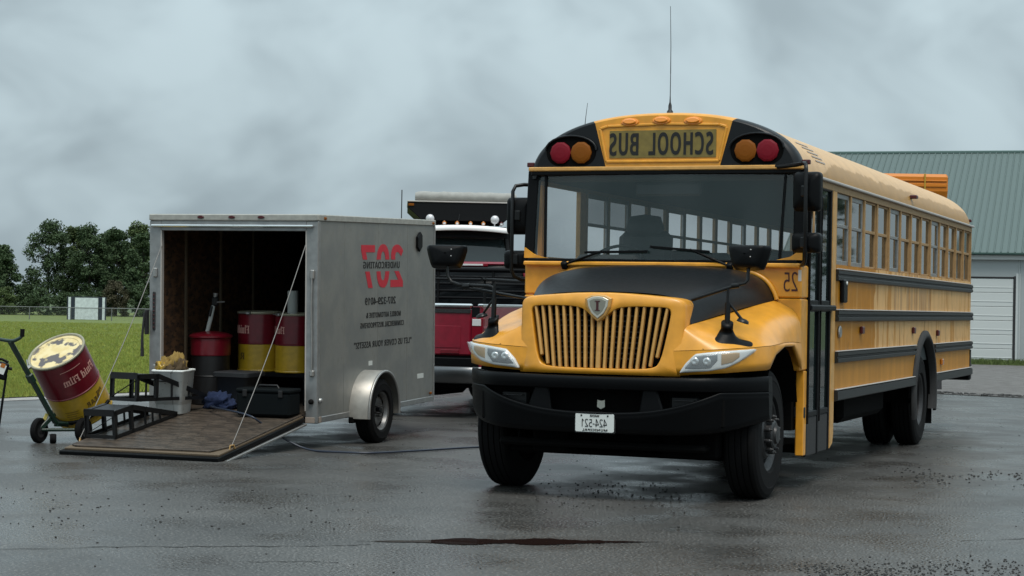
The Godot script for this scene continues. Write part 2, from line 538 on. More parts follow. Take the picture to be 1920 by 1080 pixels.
# asphalt: one 16 m tile that holds aggregate grain, worn patches and damp patches
func asphalt_maps() -> Array:
	var N := 2048
	var f := noise_img(61, 0.35, 2, N); f.convert(Image.FORMAT_L8)
	var p := noise_img(62, 0.0035, 5, N); p.convert(Image.FORMAT_L8)
	var w := noise_img(63, 0.006, 5, N); w.convert(Image.FORMAT_L8)
	var df := f.get_data(); var dp := p.get_data(); var dw := w.get_data()
	var al := PackedByteArray(); al.resize(N * N)
	var ro := PackedByteArray(); ro.resize(N * N)
	for i in df.size():
		var g: float = df[i] / 255.0
		var a: float = 0.205 + 0.085 * (dp[i] / 255.0) + (g - 0.5) * 0.34
		if g > 0.78: a += 0.16
		al[i] = int(clamp(a, 0.05, 0.7) * 255.0)
		var t: float = dw[i] / 255.0
		t = clamp((t - 0.30) * 2.5, 0.0, 1.0)
		ro[i] = int((0.21 + 0.24 * t + (g - 0.5) * 0.14) * 255.0)
	f.bump_map_to_normal_map(1.0)
	return [ImageTexture.create_from_image(Image.create_from_data(N, N, false, Image.FORMAT_L8, al)), ImageTexture.create_from_image(Image.create_from_data(N, N, false, Image.FORMAT_L8, ro)), ImageTexture.create_from_image(f)]

func flat_poly(pts: Array, y: float) -> MB:
	var P := PackedVector2Array()
	for p in pts: P.append(Vector2(p[0], p[1]))
	if not Geometry2D.is_polygon_clockwise(P): P.reverse()
	var m := MB.new()
	var T := Geometry2D.triangulate_polygon(P)
	for t in range(0, T.size(), 3):
		var q := []
		for k in 3: q.append(Vector3(P[T[t + k]].x, y, P[T[t + k]].y))
		if (q[1] - q[0]).cross(q[2] - q[0]).y < 0: m.tri(q[0], q[2], q[1])
		else: m.tri(q[0], q[1], q[2])
	return m

func build_ground():
	var am := asphalt_maps()
	var asp := mt("asphalt", Color(1.04, 1.0, 0.94), 1.0, 0.0, {tex = am[0], rtex = am[1], ntex = am[2], ns = 0.9, sc = 1.0 / 16.0, world = true})
	asp.metallic_specular = 0.5
	var m := flat_poly([[-60, 30], [60, 30], [60, -35], [30, -35.2], [9.3, -34.9], [8.0, -36.2], [3.2, -44.5], [2.0, -42.6], [-5.6, -30.6], [-7.4, -27.9], [-14, -17.4], [-60, 10]], 0.0)
	var a := part(self, "asphalt_yard", m, asp); structure(a)
	# gravel apron in front of the building
	var gm := mt("gravel", Color(1, 1, 1), 0.9, 0.0, {tex = blotch_tex(71, Color(0.11, 0.105, 0.10), Color(0.16, 0.155, 0.15), Color(0.24, 0.23, 0.22), 0.012, 0.22, 0.62, 1024), ntex = normal_tex(72, 0.2, 3, 6.0, 1024), sc = 0.16, world = true})
	m = flat_poly([[60, -34.0], [30, -34.4], [9.3, -34.2], [7.6, -35.6], [2.6, -44.0], [2.4, -64], [60, -64]], 0.012)
	var g := part(self, "gravel_apron", m, gm); structure(g)
	# grass field
	var gt := blotch_tex(81, Color(0.088, 0.122, 0.020), Color(0.120, 0.152, 0.027), Color(0.135, 0.155, 0.038), 0.010, 0.09, 0.66, 1024)
	var gr := mt("grass_ground", Color(1, 1, 1), 0.95, 0.0, {tex = gt, sc = 0.11, world = true})
	var rows := []
	for i in 28:
		var t := pow(float(i) / 27.0, 2.0)
		var row := []
		for j in 20:
			var e := Vector2(-14, -17.4).lerp(Vector2(2.0, -42.9), j / 19.0)
			var far := Vector2(lerp(-140.0, 30.0, j / 19.0), -210)
			var p := e.lerp(far, t)
			row.append(Vector3(p.x, 0.02 - 0.20 * clamp((-p.y - 30.0) / 107.0, 0.0, 1.0), p.y))
		rows.append(row)
	m = MB.new(); m.grid(rows, false, 1)
	var gf := part(self, "grass_field", m, gr); structure(gf)
	m = MB.new(); m.quad(Vector3(-2500, -0.9, 400), Vector3(2500, -0.9, 400), Vector3(2500, -0.9, -3000), Vector3(-2500, -0.9, -3000))
	var base := part(self, "ground", m, mt("far_ground", Color(0.06, 0.09, 0.03), 0.95)); structure(base)
	# pale gravelly shoulder along the grass
	var sh := PackedVector2Array()
	var pts := []
	var back := []
	for i in 41:
		var t := i / 40.0
		var p := Vector2(-14, -17.4).lerp(Vector2(2.0, -42.9), t)
		var nrm := Vector2(0.846, 0.533)
		pts.append([p.x + nrm.x * (0.55 + rng.randf_range(-0.12, 0.12)), p.y + nrm.y * 0.55])
		back.push_front([p.x - nrm.x * (0.02 + rng.randf_range(0, 0.1)), p.y - nrm.y * 0.02])
	m = flat_poly(pts + back, 0.006)
	var so := part(self, "gravel_shoulder", m, mt("shoulder", Color(1.9, 1.9, 1.9), 0.8, 0.0, {tex = gm.albedo_texture, sc = 0.3, world = true})); structure(so)
	# puddle: a thin film of standing water in a low seam of the asphalt
	var up := []
	var dn := []
	for i in 61:
		var t := i / 60.0
		var x: float = lerp(-0.95, 0.98, t)
		var zc: float = -12.02 - 0.24 * t
		var w: float = 0.165 * pow(sin(PI * clamp((t - 0.05) / 0.9, 0.0, 1.0)), 0.6) * (0.75 + 0.25 * sin(t * 23.0)) + 0.012
		if t < 0.25: w *= 0.35 + t * 2.0
		if t > 0.8: w *= 0.5
		up.append([x, zc - w * (0.9 + 0.2 * rng.randf())])
		dn.push_front([x, zc + w * (0.9 + 0.2 * rng.randf())])
	m = flat_poly(up + dn, 0.004)
	var pu := part(self, "puddle_water", m, mt("puddle", Color(0.022, 0.012, 0.010), 0.015, 0.0, {spec = 0.5})); structure(pu)
	# hairline cracks
	for c in [[[-3.3, -11.2], [-2.5, -11.5], [-1.9, -11.62], [-1.2, -11.75], [-0.8, -11.9]], [[3.0, -12.6], [3.7, -12.9], [4.6, -12.8]], [[-1.5, -11.0], [-0.9, -11.05]], [[4.3, -15.2], [5.4, -15.6], [6.6, -15.5]]]:
		var L := []
		var Rr := []
		for i in c.size() - 1:
			for k in 8:
				var t := k / 8.0
				var p := Vector2(c[i][0], c[i][1]).lerp(Vector2(c[i + 1][0], c[i + 1][1]), t) + Vector2(0, rng.randf_range(-0.03, 0.03))
				var w := rng.randf_range(0.002, 0.010)
				L.append([p.x, p.y - w]); Rr.push_front([p.x, p.y + w])
		var ck := part(a, "crack", flat_poly(L + Rr, 0.003), M.under_black)

# ------------------------------------------------------------------ school bus (x right, y up, s metres behind the front axle)
func V(u: float, y: float, s: float) -> Vector3: return Vector3(u, y, -s)
func side_xf(u: float) -> Transform3D: return Transform3D(Basis(Vector3(0, 0, -1), Vector3(0, 1, 0), Vector3(1, 0, 0)), Vector3(u, 0, 0))
# a plane that faces forward (+z): text and plates on the front
func front_xf(u: float, y: float, s: float, tilt := 0.0) -> Transform3D: return Transform3D(Basis(Vector3.RIGHT, tilt), V(u, y, s))
# a plane that faces the door side (+x)
func right_xf(u: float, y: float, s: float) -> Transform3D: return Transform3D(Basis(Vector3(0, 0, -1), Vector3(0, 1, 0), Vector3(1, 0, 0)), V(u, y, s))

func wheel(parent: Node, pos: Vector3, right: bool, R: float, w: float, rim_r: float, style: String) -> Node3D:
	var n := Node3D.new()
	n.name = "wheel"
	parent.add_child(n, true)
	n.position = pos
	var xf := Transform3D(Basis(Vector3.BACK, -PI / 2 if right else PI / 2), Vector3.ZERO)
	var h := w * 0.5
	var prof := [Vector2(rim_r, -h * 0.86), Vector2(rim_r + 0.02, -h), Vector2(lerp(rim_r, R, 0.55), -h * 1.02), Vector2(R - 0.035, -h * 0.93), Vector2(R - 0.008, -h * 0.80)]
	for k in [-0.55, -0.18, 0.18, 0.55]:
		prof += [Vector2(R, h * (k - 0.12)), Vector2(R, h * (k - 0.035)), Vector2(R - 0.012, h * (k - 0.03)), Vector2(R - 0.012, h * (k + 0.03)), Vector2(R, h * (k + 0.035)), Vector2(R, h * (k + 0.12))]
	prof += [Vector2(R - 0.008, h * 0.80), Vector2(R - 0.035, h * 0.93), Vector2(lerp(rim_r, R, 0.62), h * 1.02), Vector2(lerp(rim_r, R, 0.60), h * 1.0), Vector2(lerp(rim_r, R, 0.3), h * 1.0), Vector2(rim_r + 0.02, h), Vector2(rim_r, h * 0.86)]
	var m := MB.new()
	m.lathe(prof, 48, xf, true)
	part(n, "tire", m, M.rubber)
	m = MB.new()
	var hm := MB.new()
	var rimmat: Material = M.steel_dark
	var lugs := 10
	var lr := 0.1425
	var lz := 0.0
	if style == "front":
		m.lathe([Vector2(rim_r, -h * 0.8), Vector2(rim_r - 0.03, -h * 0.5), Vector2(rim_r - 0.035, h * 0.5), Vector2(rim_r - 0.012, h * 0.80), Vector2(rim_r + 0.008, h * 0.88), Vector2(rim_r + 0.012, h * 0.84)], 40, xf, true)
		m.lathe([Vector2(rim_r - 0.035, h * 0.30), Vector2(0.225, h * 0.34), Vector2(0.19, h * 0.75), Vector2(0.175, h * 0.86), Vector2(0.10, h * 0.88)], 40, xf, true, 20)
		hm.lathe([Vector2(0.115, h * 0.8), Vector2(0.115, h * 1.18), Vector2(0.10, h * 1.26), Vector2(0.075, h * 1.28), Vector2(0.07, h * 1.42), Vector2(0.001, h * 1.45)], 24, xf, true)
		lz = h * 0.88
	elif style == "rear":
		m.lathe([Vector2(rim_r, -h * 0.8), Vector2(rim_r - 0.03, -h * 0.5), Vector2(rim_r - 0.035, h * 0.55), Vector2(rim_r - 0.012, h * 0.80), Vector2(rim_r + 0.008, h * 0.88), Vector2(rim_r + 0.012, h * 0.84)], 40, xf, true)
		m.lathe([Vector2(rim_r - 0.035, h * 0.2), Vector2(0.235, h * 0.0), Vector2(0.19, -h * 0.75), Vector2(0.09, -h * 0.8)], 40, xf, true, 20)
		hm.lathe([Vector2(0.12, -h * 0.8), Vector2(0.12, h * 0.2), Vector2(0.10, h * 0.35), Vector2(0.001, h * 0.38)], 24, xf, true)
		lz = -h * 0.75
	else:
		rimmat = M.steel_wheel
		lugs = 5; lr = 0.057
		m.lathe([Vector2(rim_r, -h * 0.8), Vector2(rim_r - 0.022, -h * 0.4), Vector2(rim_r - 0.026, h * 0.35), Vector2(rim_r - 0.012, h * 0.72), Vector2(rim_r + 0.006, h * 0.84), Vector2(rim_r + 0.010, h * 0.80)], 32, xf, true)
		m.lathe([Vector2(rim_r - 0.025, h * 0.1), Vector2(rim_r * 0.80, h * 0.30), Vector2(rim_r * 0.6, h * 0.42), Vector2(rim_r * 0.42, h * 0.30), Vector2(0.001, h * 0.30)], 32, xf, false, 20)
		hm.lathe([Vector2(0.035, h * 0.25), Vector2(0.035, h * 0.72), Vector2(0.03, h * 0.8), Vector2(0.001, h * 0.82)], 16, xf, true)
		lz = h * 0.3
		for k in 8:
			var a := TAU * (k + 0.3) / 8.0
			var c := xf * Vector3(cos(a) * rim_r * 0.80, h * 0.31, sin(a) * rim_r * 0.80)
			var sl := MB.new()
			sl.lathe([Vector2(0.001, 0.004), Vector2(0.021, 0.004), Vector2(0.021, -0.02)], 10, Transform3D(xf.basis, c), true)
			part(n, "vent_hole", sl, M.under_black)
	part(n, "rim", m, rimmat)
	part(n, "hub", hm, M.steel_dark if style != "trailer" else M.black_plastic)
	for k in lugs:
		var a := TAU * k / lugs
		var c := xf * Vector3(cos(a) * lr, lz, sin(a) * lr)
		var l := MB.new()
		var q := 0.016 if style != "trailer" else 0.010
		l.lathe([Vector2(q, -0.01), Vector2(q, 0.035), Vector2(q * 0.7, 0.045), Vector2(q * 0.55, 0.06), Vector2(0.001, 0.06)], 6, Transform3D(xf.basis, c), true)
		part(n, "lug_nut", l, M.steel_dark)
	return n

func streak_tex(seed_: int, ghost: bool) -> ImageTexture:
	# 12 m of side sheet: chalky faded paint, darker where rain still wets it; edges of the wet runs are sharp
	var W := 1024
	var H := 256
	var n := FastNoiseLite.new(); n.seed = seed_; n.frequency = 0.045; n.fractal_octaves = 4
	var n2 := FastNoiseLite.new(); n2.seed = seed_ + 1; n2.frequency = 0.012; n2.fractal_octaves = 3
	var pale := Color(0.63, 0.375, 0.15); var wet := Color(0.42, 0.17, 0.006); var dirt := Color(0.22, 0.12, 0.04)
	var img := Image.create(W, H, false, Image.FORMAT_RGB8)
	for x in W:
		var s := 12.0 * x / W
		for y in H:
			var v := float(y) / H
			var run := n.get_noise_2d(x * 1.6, y * 0.10) + 0.35 * n2.get_noise_2d(x, y)
			var k: float = smoothstep(0.20, 0.30, run)
			var edge := 4.22 + 0.16 * sin(v * 9.0 + seed_) + 0.10 * n2.get_noise_2d(7, y * 3.0)
			var front: float = 1.0 - smoothstep(edge - 0.02, edge + 0.02, s)
			var c := pale.lerp(wet, max(k * 0.8, front))
			var sp: float = smoothstep(0.42, 0.5, n.get_noise_2d(x * 2.3 + 500, y * 0.25))
			c = c.lerp(dirt, sp * 0.5)
			if front > 0.5: c = c.lerp(pale, 0.55 * smoothstep(0.40, 0.5, n.get_noise_2d(x * 3.0 + 900, y * 0.06)))
			c = c * (1.0 + 0.10 * n2.get_noise_2d(x * 4.0, y * 4.0))
			c.a = 1.0
			img.set_pixel(x, y, c.linear_to_srgb())
	if ghost:
		# what is left of removed lettering
		for b in [[5.15, 0.12], [5.36, 0.05], [5.5, 0.12], [5.9, 0.14], [6.15, 0.14], [6.4, 0.22], [6.72, 0.5], [7.35, 0.16]]:
			var x0 := int(b[0] / 12.0 * W); var x1 := int((b[0] + b[1]) / 12.0 * W)
			for x in range(x0, x1 + 1):
				for y in H:
					if (x + y / 5) % 4 != 0:
						img.set_pixel(x, y, img.get_pixel(x, y).lerp(Color(0.50, 0.38, 0.28), 0.45))
	return ImageTexture.create_from_image(img)

func roof_tex() -> ImageTexture:
	# chalky roof paint; the shoulder is still rain-wet up to a ragged outline, as the photograph shows
	var W := 1024
	var H := 256
	var n := FastNoiseLite.new(); n.seed = 91; n.frequency = 0.02; n.fractal_octaves = 4
	var img := Image.create(W, H, false, Image.FORMAT_RGB8)
	var pale := Color(0.61, 0.375, 0.165); var wet := Color(0.38, 0.205, 0.05)
	for x in W:
		var lo := 0.105 + 0.020 * n.get_noise_2d(x * 1.5, 0) + 0.012 * n.get_noise_2d(x * 6.0, 50)
		if x < 120: lo *= smoothstep(20, 120, x)
		for y in H:
			var v := float(y) / H
			var d: float = min(v, 1.0 - v)
			var k: float = 1.0 - smoothstep(lo - 0.006, lo + 0.006, d)
			var c := pale.lerp(wet, k)
			c = c * (1.0 + 0.13 * n.get_noise_2d(x * 2.0, y * 2.0))
			if x % 74 < 1: c = c * 0.86
			c.a = 1
			img.set_pixel(x, y, c.linear_to_srgb())
	return ImageTexture.create_from_image(img)

func roof_ring(s: float, kx := 1.0, ky := 1.0, n := 40, base := 2.62) -> Array:
	var r := []
	for i in n + 1:
		var a := PI * i / n
		var c := cos(a); var q := sin(a)
		r.append(V(1.22 * kx * sign(c) * pow(abs(c), 2 / 2.3), base + 0.565 * ky * pow(max(q, 0.0), 2 / 2.3), s))
	return r

func front_s(u: float) -> float:
	# how far forward the fender's front corner stands at lateral position u (plan view)
	var P := [[0.0, -0.87], [0.65, -0.86], [0.85, -0.835], [1.0, -0.785], [1.1, -0.715], [1.18, -0.59], [1.232, -0.43], [1.25, -0.30], [1.3, 0.0]]
	for i in P.size() - 1:
		if u <= P[i + 1][0]: return lerp(P[i][1], P[i + 1][1], (u - P[i][0]) / (P[i + 1][0] - P[i][0]))
	return 0.0

func poly_y(P: Array, u: float) -> float:
	for i in P.size() - 1:
		if u <= P[i + 1][0]: return lerp(float(P[i][1]), float(P[i + 1][1]), clamp((u - P[i][0]) / (P[i + 1][0] - P[i][0]), 0, 1))
	return P[-1][1]

# a shell that follows the front corner: lower and upper outline as (u, y), standing off by o0..o1
func corner_shell(lowp: Array, topp: Array, o0: float, o1: float, sx: float, n := 18, edge := 0.006) -> MB:
	var m := MB.new()
	var u0: float = lowp[0][0]; var u1: float = lowp[-1][0]
	var rows := []
	for i in n + 1:
		var u: float = lerp(u0, u1, i / float(n))
		var a := poly_y(lowp, u); var b := poly_y(topp, u)
		var e: float = min(edge, (b - a) * 0.3)
		var du := 0.004
		var d := Vector2(2 * du, front_s(u + du) - front_s(u - du)).normalized()
		var nrm := Vector2(d.y, -d.x)   # outward in (u, s)
		if nrm.y > 0: nrm = -nrm
		var row := []
		for q in [[a, o0], [a + e * 0.3, o1 - 0.002], [a + e, o1], [b - e, o1], [b - e * 0.3, o1 - 0.002], [b, o0]]:
			row.append(V(sx * (u + nrm.x * q[1]), q[0], front_s(u) + nrm.y * q[1]))
		rows.append(row)
	if sx > 0: rows.reverse()
	m.grid(rows, false, 1, false)
	m.fan(rows[0]); m.fan(rows[-1])
	return m

func resample(P: PackedVector2Array, n: int) -> PackedVector2Array:
	var L := 0.0
	for i in P.size(): L += P[i].distance_to(P[(i + 1) % P.size()])
	var out := PackedVector2Array()
	var k := 0
	var acc := 0.0
	for i in n:
		var t := L * i / n
		while acc + P[k].distance_to(P[(k + 1) % P.size()]) < t:
			acc += P[k].distance_to(P[(k + 1) % P.size()]); k += 1
		var d := P[k].distance_to(P[(k + 1) % P.size()])
		out.append(P[k].lerp(P[(k + 1) % P.size()], (t - acc) / max(d, 1e-6)))
	return out

func ray_to(P: PackedVector2Array, c: Vector2, d: Vector2) -> Vector2:
	for i in P.size():
		var h = Geometry2D.segment_intersects_segment(c, c + d.normalized() * 10.0, P[i], P[(i + 1) % P.size()])
		if h != null: return h
	return c + d

func soften(P: PackedVector2Array, it := 2) -> PackedVector2Array:
	for k in it:
		var o := PackedVector2Array()
		for i in P.size():
			var a := P[i]; var b := P[(i + 1) % P.size()]
			o.append(a.lerp(b, 0.25)); o.append(a.lerp(b, 0.75))
		P = o
	return P

func build_bus():
	var bus := thing("school_bus", "yellow school bus with black hood and number 25 on its cowl", "bus", BUS_XF)
	var m: MB
	# ---- roof
	var roof_m := mt("bus_roof", Color(1, 1, 1), 0.5, 0.0, {tex = roof_tex(), coat = 0.25, coat_rough = 0.3})
	m = MB.new()
	var rows := []
	for i in 26: rows.append(roof_ring(lerp(0.86, 10.45, i / 25.0)))
	for i in range(1, 9):
		var t := i / 8.0
		rows.append(roof_ring(10.45 + 0.40 * sin(t * PI / 2), 1.0 - 0.06 * pow(t, 3), 1.0 - 0.30 * pow(t, 3)))
	m.grid_uv(rows)
	part(bus, "roof", m, roof_m)
	m = MB.new(); m.fan(rows[-1], true)
	m.bx(-1.16, 1.16, 0.72, 2.64, -10.85, -10.82, 0.005)
	part(bus, "rear_wall", m, M.bus_yellow)
	m = MB.new()
	rows = []
	for i in 6: rows.append(roof_ring(lerp(0.90, 10.75, i / 5.0), 0.965, 0.93, 24))
	m.grid(rows, false)
	part(bus, "ceiling", m, M.interior)
	for sx in [-1.0, 1.0]:
		m = MB.new()
		m.bx(sx * 1.205, sx * 1.252, 2.648, 2.672, -10.86, -0.98, 0.006)
		part(bus, "drip_rail", m, M.rail_edge)
		m = MB.new()
		m.bx(sx * 1.18, sx * 1.222, 2.585, 2.647, -10.84, -0.98, 0.004)
		part(bus, "header_panel", m, M.bus_tan)
	# ---- front cap
	var ARC := func(n: int, k: float) -> PackedVector2Array:
		var p := PackedVector2Array()
		for v in roof_ring(0, k, k, n): p.append(Vector2(v.x, v.y))
		return p
	var split := [0.0, 0.34, 0.66, 1.0]
	for q in 3:
		m = MB.new()
		rows = []
		for st_ in [[0.88, 1.0], [0.82, 0.999], [0.78, 0.99], [0.752, 0.972], [0.742, 0.950]]:
			var r := []
			for i in 25:
				var a: float = PI * lerp(split[q], split[q + 1], i / 24.0)
				var c := cos(a); var sn := sin(a)
				r.append(V(1.22 * st_[1] * sign(c) * pow(abs(c), 2 / 2.3), 2.62 + 0.005 + 0.567 * st_[1] * pow(max(sn, 0.0), 2 / 2.3), st_[0]))
			rows.append(r)
		rows.reverse()
		m.grid(rows, false)
		# flat face under the rounded edge
		var F := PackedVector2Array()
		for v in rows[0]: F.append(Vector2(v.x, v.y))
		if q == 0:
			F.append(Vector2(0.515, 2.728)); F.append(Vector2(1.12, 2.728))
		elif q == 2:
			F.append(Vector2(-1.12, 2.728)); F.append(Vector2(-0.515, 2.728))
		else:
			F.append(Vector2(-0.512, 2.728)); F.append(Vector2(0.512, 2.728))
		m.prism(F, -0.80, -0.742)
		part(bus, "front_cap", m, M.bus_yellow if q == 1 else M.hood_black, "" if q == 1 else "black corner of the front cap")
	m = MB.new()
	m.bx(-1.225, 1.225, 2.690, 2.727, -0.86, -0.728, 0.008)
	part(bus, "cap_trim", m, M.bus_yellow_worn)
	# raised frame round the destination sign
	m = MB.new()
	var fr := [Vector2(-0.565, 3.055), Vector2(-0.50, 3.075), Vector2(0.0, 3.088), Vector2(0.50, 3.075), Vector2(0.565, 3.055), Vector2(0.505, 2.768), Vector2(-0.505, 2.768)]
	for i in fr.size():
		var a: Vector2 = fr[i]; var b: Vector2 = fr[(i + 1) % fr.size()]
		m.beam(Vector3(a.x, a.y, -0.738), Vector3(b.x, b.y, -0.738), 0.024, 0.016, 0.006, Vector3.BACK)
	part(bus, "sign_frame", m, M.bus_yellow)
	m = MB.new(); m.prism(round_rect(0.955, 0.238, 0.006, 2, Vector2(0, 2.917)), -0.742, -0.736, Transform3D.IDENTITY, 0.002)
	var sg := part(bus, "destination_sign", m, M.sign_face)
	letters(sg, "lettering", "SCHOOL", front_xf(0.165, 2.917, 0.7345), 0.575, 0.198, M.ink, true, 0.002)
	letters(sg, "lettering", "BUS", front_xf(-0.345, 2.917, 0.7345), 0.265, 0.198, M.ink, true, 0.002)
	for x in [-0.295, -0.01, 0.27]:
		m = MB.new()
		m.prism(ellipse(0.080, 0.036, 20), -0.05, 0.012, front_xf(x, 3.118 - x * x * 0.12, 0.738, -0.2), 0.004)
		m.prism(ellipse(0.062, 0.026, 20), 0.012, 0.028, front_xf(x, 3.118 - x * x * 0.12, 0.738, -0.2), 0.008)
		part(bus, "marker_light", m, M.lens_orange)
	for sx in [-1.0, 1.0]:
		# hooded recess and the four warning lamps
		m = MB.new()
		m.prism(round_rect(0.46, 0.255, 0.12, 6, Vector2(sx * 0.83, 2.862)), -0.744, -0.738, Transform3D.IDENTITY, 0.002)
		part(bus, "lamp_recess", m, M.under_black)
		m = MB.new()
		var hood := []
		for i in 13:
			var a: float = PI * i / 12.0
			hood.append(Vector3(sx * 0.83 + cos(a) * 0.235, 2.872 + sin(a) * 0.125, -0.728))
		m.tube(hood, 0.011, 6)
		part(bus, "lamp_hood", m, M.hood_black)
		for q in [[0.735, M.lens_amber_dark, "amber warning lamp"], [0.925, M.lens_red, "red warning lamp"]]:
			m = MB.new()
			m.lathe([Vector2(0.098, 0.0), Vector2(0.096, 0.016), Vector2(0.080, 0.023), Vector2(0.05, 0.028), Vector2(0.001, 0.030)], 10, Transform3D(Basis(Vector3.RIGHT, PI / 2), Vector3(sx * q[0], 2.85, -0.740)), true)
			part(bus, "warning_lamp", m, q[1], q[2])
		m = MB.new(); m.bx(sx * 1.20, sx * 1.27, 2.735, 2.775, -0.85, -0.81, 0.006)
		part(bus, "clearance_lamp", m, M.lens_red_dark)
	# antennas
	m = MB.new()
	m.lathe([Vector2(0.03, 3.17), Vector2(0.028, 3.22), Vector2(0.016, 3.235), Vector2(0.016, 3.27), Vector2(0.007, 3.30), Vector2(0.004, 3.36), Vector2(0.003, 3.6)], 10, Transform3D(Basis.IDENTITY, V(-0.01, 0, 0.98)))
	m.tube([V(-0.01, 3.55, 0.98), V(-0.012, 3.8, 0.98), V(-0.025, 4.14, 0.99)], [0.004, 0.003, 0.0022], 6)
	part(bus, "antenna", m, M.steel_dark)
	m = MB.new(); m.tube([V(-0.86, 3.03, 1.15), V(-0.845, 3.2, 1.15), V(-0.83, 3.33, 1.15)], [0.005, 0.003, 0.002], 6)
	part(bus, "antenna", m, M.steel_dark)
	# ---- windscreen
	m = MB.new()
	rows = []
	for i in 13:
		var x: float = lerp(-1.18, 1.18, i / 12.0)
		var bow := 0.05 * (1.0 - pow(x / 1.18, 2.0))
		rows.append([V(x, 1.90, 0.735 - bow), V(x, 2.30, 0.765 - bow), V(x, 2.69, 0.795 - bow)])
	m.grid(rows, false)
	part(bus, "windscreen", m, M.glass)
	m = MB.new()
	for sx in [-1.0, 1.0]:
		m.beam(V(sx * 1.205, 1.88, 0.76), V(sx * 1.195, 2.70, 0.82), 0.075, 0.10, 0.01)
		m.beam(V(sx * 1.045, 1.89, 0.712), V(sx * 1.075, 2.69, 0.782), 0.030, 0.02, 0.004)
	m.bx(-1.2, 1.2, 2.655, 2.692, -0.84, -0.735, 0.006)
	m.bx(-1.2, 1.2, 1.885, 1.925, -0.80, -0.685, 0.008)
	part(bus, "windscreen_frame", m, M.black_plastic)
	for sx in [-1.0, 1.0]:
		m = MB.new()
		m.prism(PackedVector2Array([Vector2(sx * 1.02, 1.928), Vector2(sx * 1.238, 1.928), Vector2(sx * 1.238, 2.02), Vector2(sx * 1.14, 1.955)]), -0.76, -0.70)
		part(bus, "corner_fillet", m, M.bus_yellow)
		# wipers
		m = MB.new()
		var w0 := V(-0.85, 1.87, 0.67) if sx < 0 else V(0.63, 1.87, 0.67)
		var w1 := V(-0.50, 1.992, 0.655) if sx < 0 else V(0.285, 2.01, 0.655)
		m.tube([w0, w1], [0.014, 0.009], 6)
		var b0 := V(-0.66, 1.978, 0.655) if sx < 0 else V(-0.07, 2.03, 0.655)
		var b1 := V(-0.09, 1.99, 0.655) if sx < 0 else V(0.46, 1.99, 0.655)
		m.beam(b0, b1, 0.012, 0.022, 0.003)
		m.lathe([Vector2(0.03, -0.03), Vector2(0.03, 0.02), Vector2(0.02, 0.03), Vector2(0.001, 0.03)], 10, Transform3D(Basis(Vector3.RIGHT, 0.6), w0))
		part(bus, "wiper", m, M.black_plastic)
	# ---- cowl
	m = MB.new()
	m.bx(-1.237, 1.237, 1.612, 1.886, -0.972, -0.72, 0.012)
	m.bx(-1.232, 1.232, 1.862, 1.90, -0.74, -0.66, 0.01)
	part(bus, "cowl", m, M.bus_yellow)
	m = MB.new()
	m.bx(-1.237, 1.237, 1.005, 1.606, -0.972, -0.72, 0.012)
	part(bus, "cowl_lower", m, M.bus_yellow)
	for sx in [-1.0, 1.0]:
		m = MB.new()
		m.bx(sx * 1.165, sx * 1.237, 0.285 if sx > 0 else 0.76, 1.0, -0.972, -0.875, 0.008)
		part(bus, "cowl_post", m, M.bus_yellow)
	m = MB.new()
	m.bx(-1.15, 1.15, 0.5, 1.0, -0.96, -0.80)
	part(bus, "splash_shield", m, M.under_black)
	letters(bus, "fleet_number", "25", front_xf(1.145, 1.747, 0.7185), 0.118, 0.165, M.ink_maroon, false, 0.003)
	m = MB.new(); m.prism(round_rect(0.028, 0.095, 0.003, 1), 0, 0.002, front_xf(1.221, 1.80, 0.7195))
	part(bus, "sticker", m, M.plate_white)
	# ---- hood
	var R0 := [Vector2(0, 1.880), Vector2(0.35, 1.872), Vector2(0.62, 1.852), Vector2(0.82, 1.808), Vector2(0.93, 1.745), Vector2(0.99, 1.665), Vector2(1.02, 1.59)]
	var R1 := [Vector2(0, 1.632), Vector2(0.25, 1.626), Vector2(0.44, 1.612), Vector2(0.56, 1.585), Vector2(0.625, 1.54), Vector2(0.66, 1.47), Vector2(0.685, 1.385)]
	R0 = spline(R0, 4); R1 = spline(R1, 4)
	m = MB.new()
	rows = []
	for i in 17:
		var t := i / 16.0
		var row := []
		var full := []
		for k in range(R0.size() - 1, 0, -1): full.append([-1.0, k])
		for k in R0.size(): full.append([1.0, k])
		for f in full:
			var p: Vector2 = R0[f[1]].lerp(R1[f[1]], t)
			var crown: float = 0.045 * sin(PI * t) * (1.0 - 0.8 * f[1] / float(R0.size()))
			var sh: float = sin(PI * t) * sin(PI * f[1] / float(R0.size() - 1))
			row.append(V(f[0] * (p.x + 0.065 * sh), p.y + crown + 0.02 * sh, lerp(0.705, -0.66, t)))
		rows.append(row)
	m.grid(rows, false)
	part(bus, "hood", m, M.hood_black)
	for i in 2:
		m = MB.new()
		var e := []
		for k in range(3, R0.size()): e.append(V((1 if i else -1) * (R0[k].x + 0.012), R0[k].y + 0.006, 0.70))
		m.tube(e, 0.022, 6)
		part(bus, "hood_seal", m, M.bus_yellow)
	# ---- grille shell
	var O := soften(PackedVector2Array([Vector2(-0.665, 0.985), Vector2(-0.63, 0.985), Vector2(0.63, 0.985), Vector2(0.665, 0.985), Vector2(0.668, 1.02), Vector2(0.675, 1.30), Vector2(0.678, 1.50), Vector2(0.675, 1.545), Vector2(0.645, 1.578), Vector2(0.56, 1.594), Vector2(0.0, 1.632), Vector2(-0.56, 1.594), Vector2(-0.645, 1.578), Vector2(-0.675, 1.545), Vector2(-0.678, 1.50), Vector2(-0.675, 1.30), Vector2(-0.668, 1.02)]), 2)
	# keep the lower corners square
	O.append_array(PackedVector2Array())
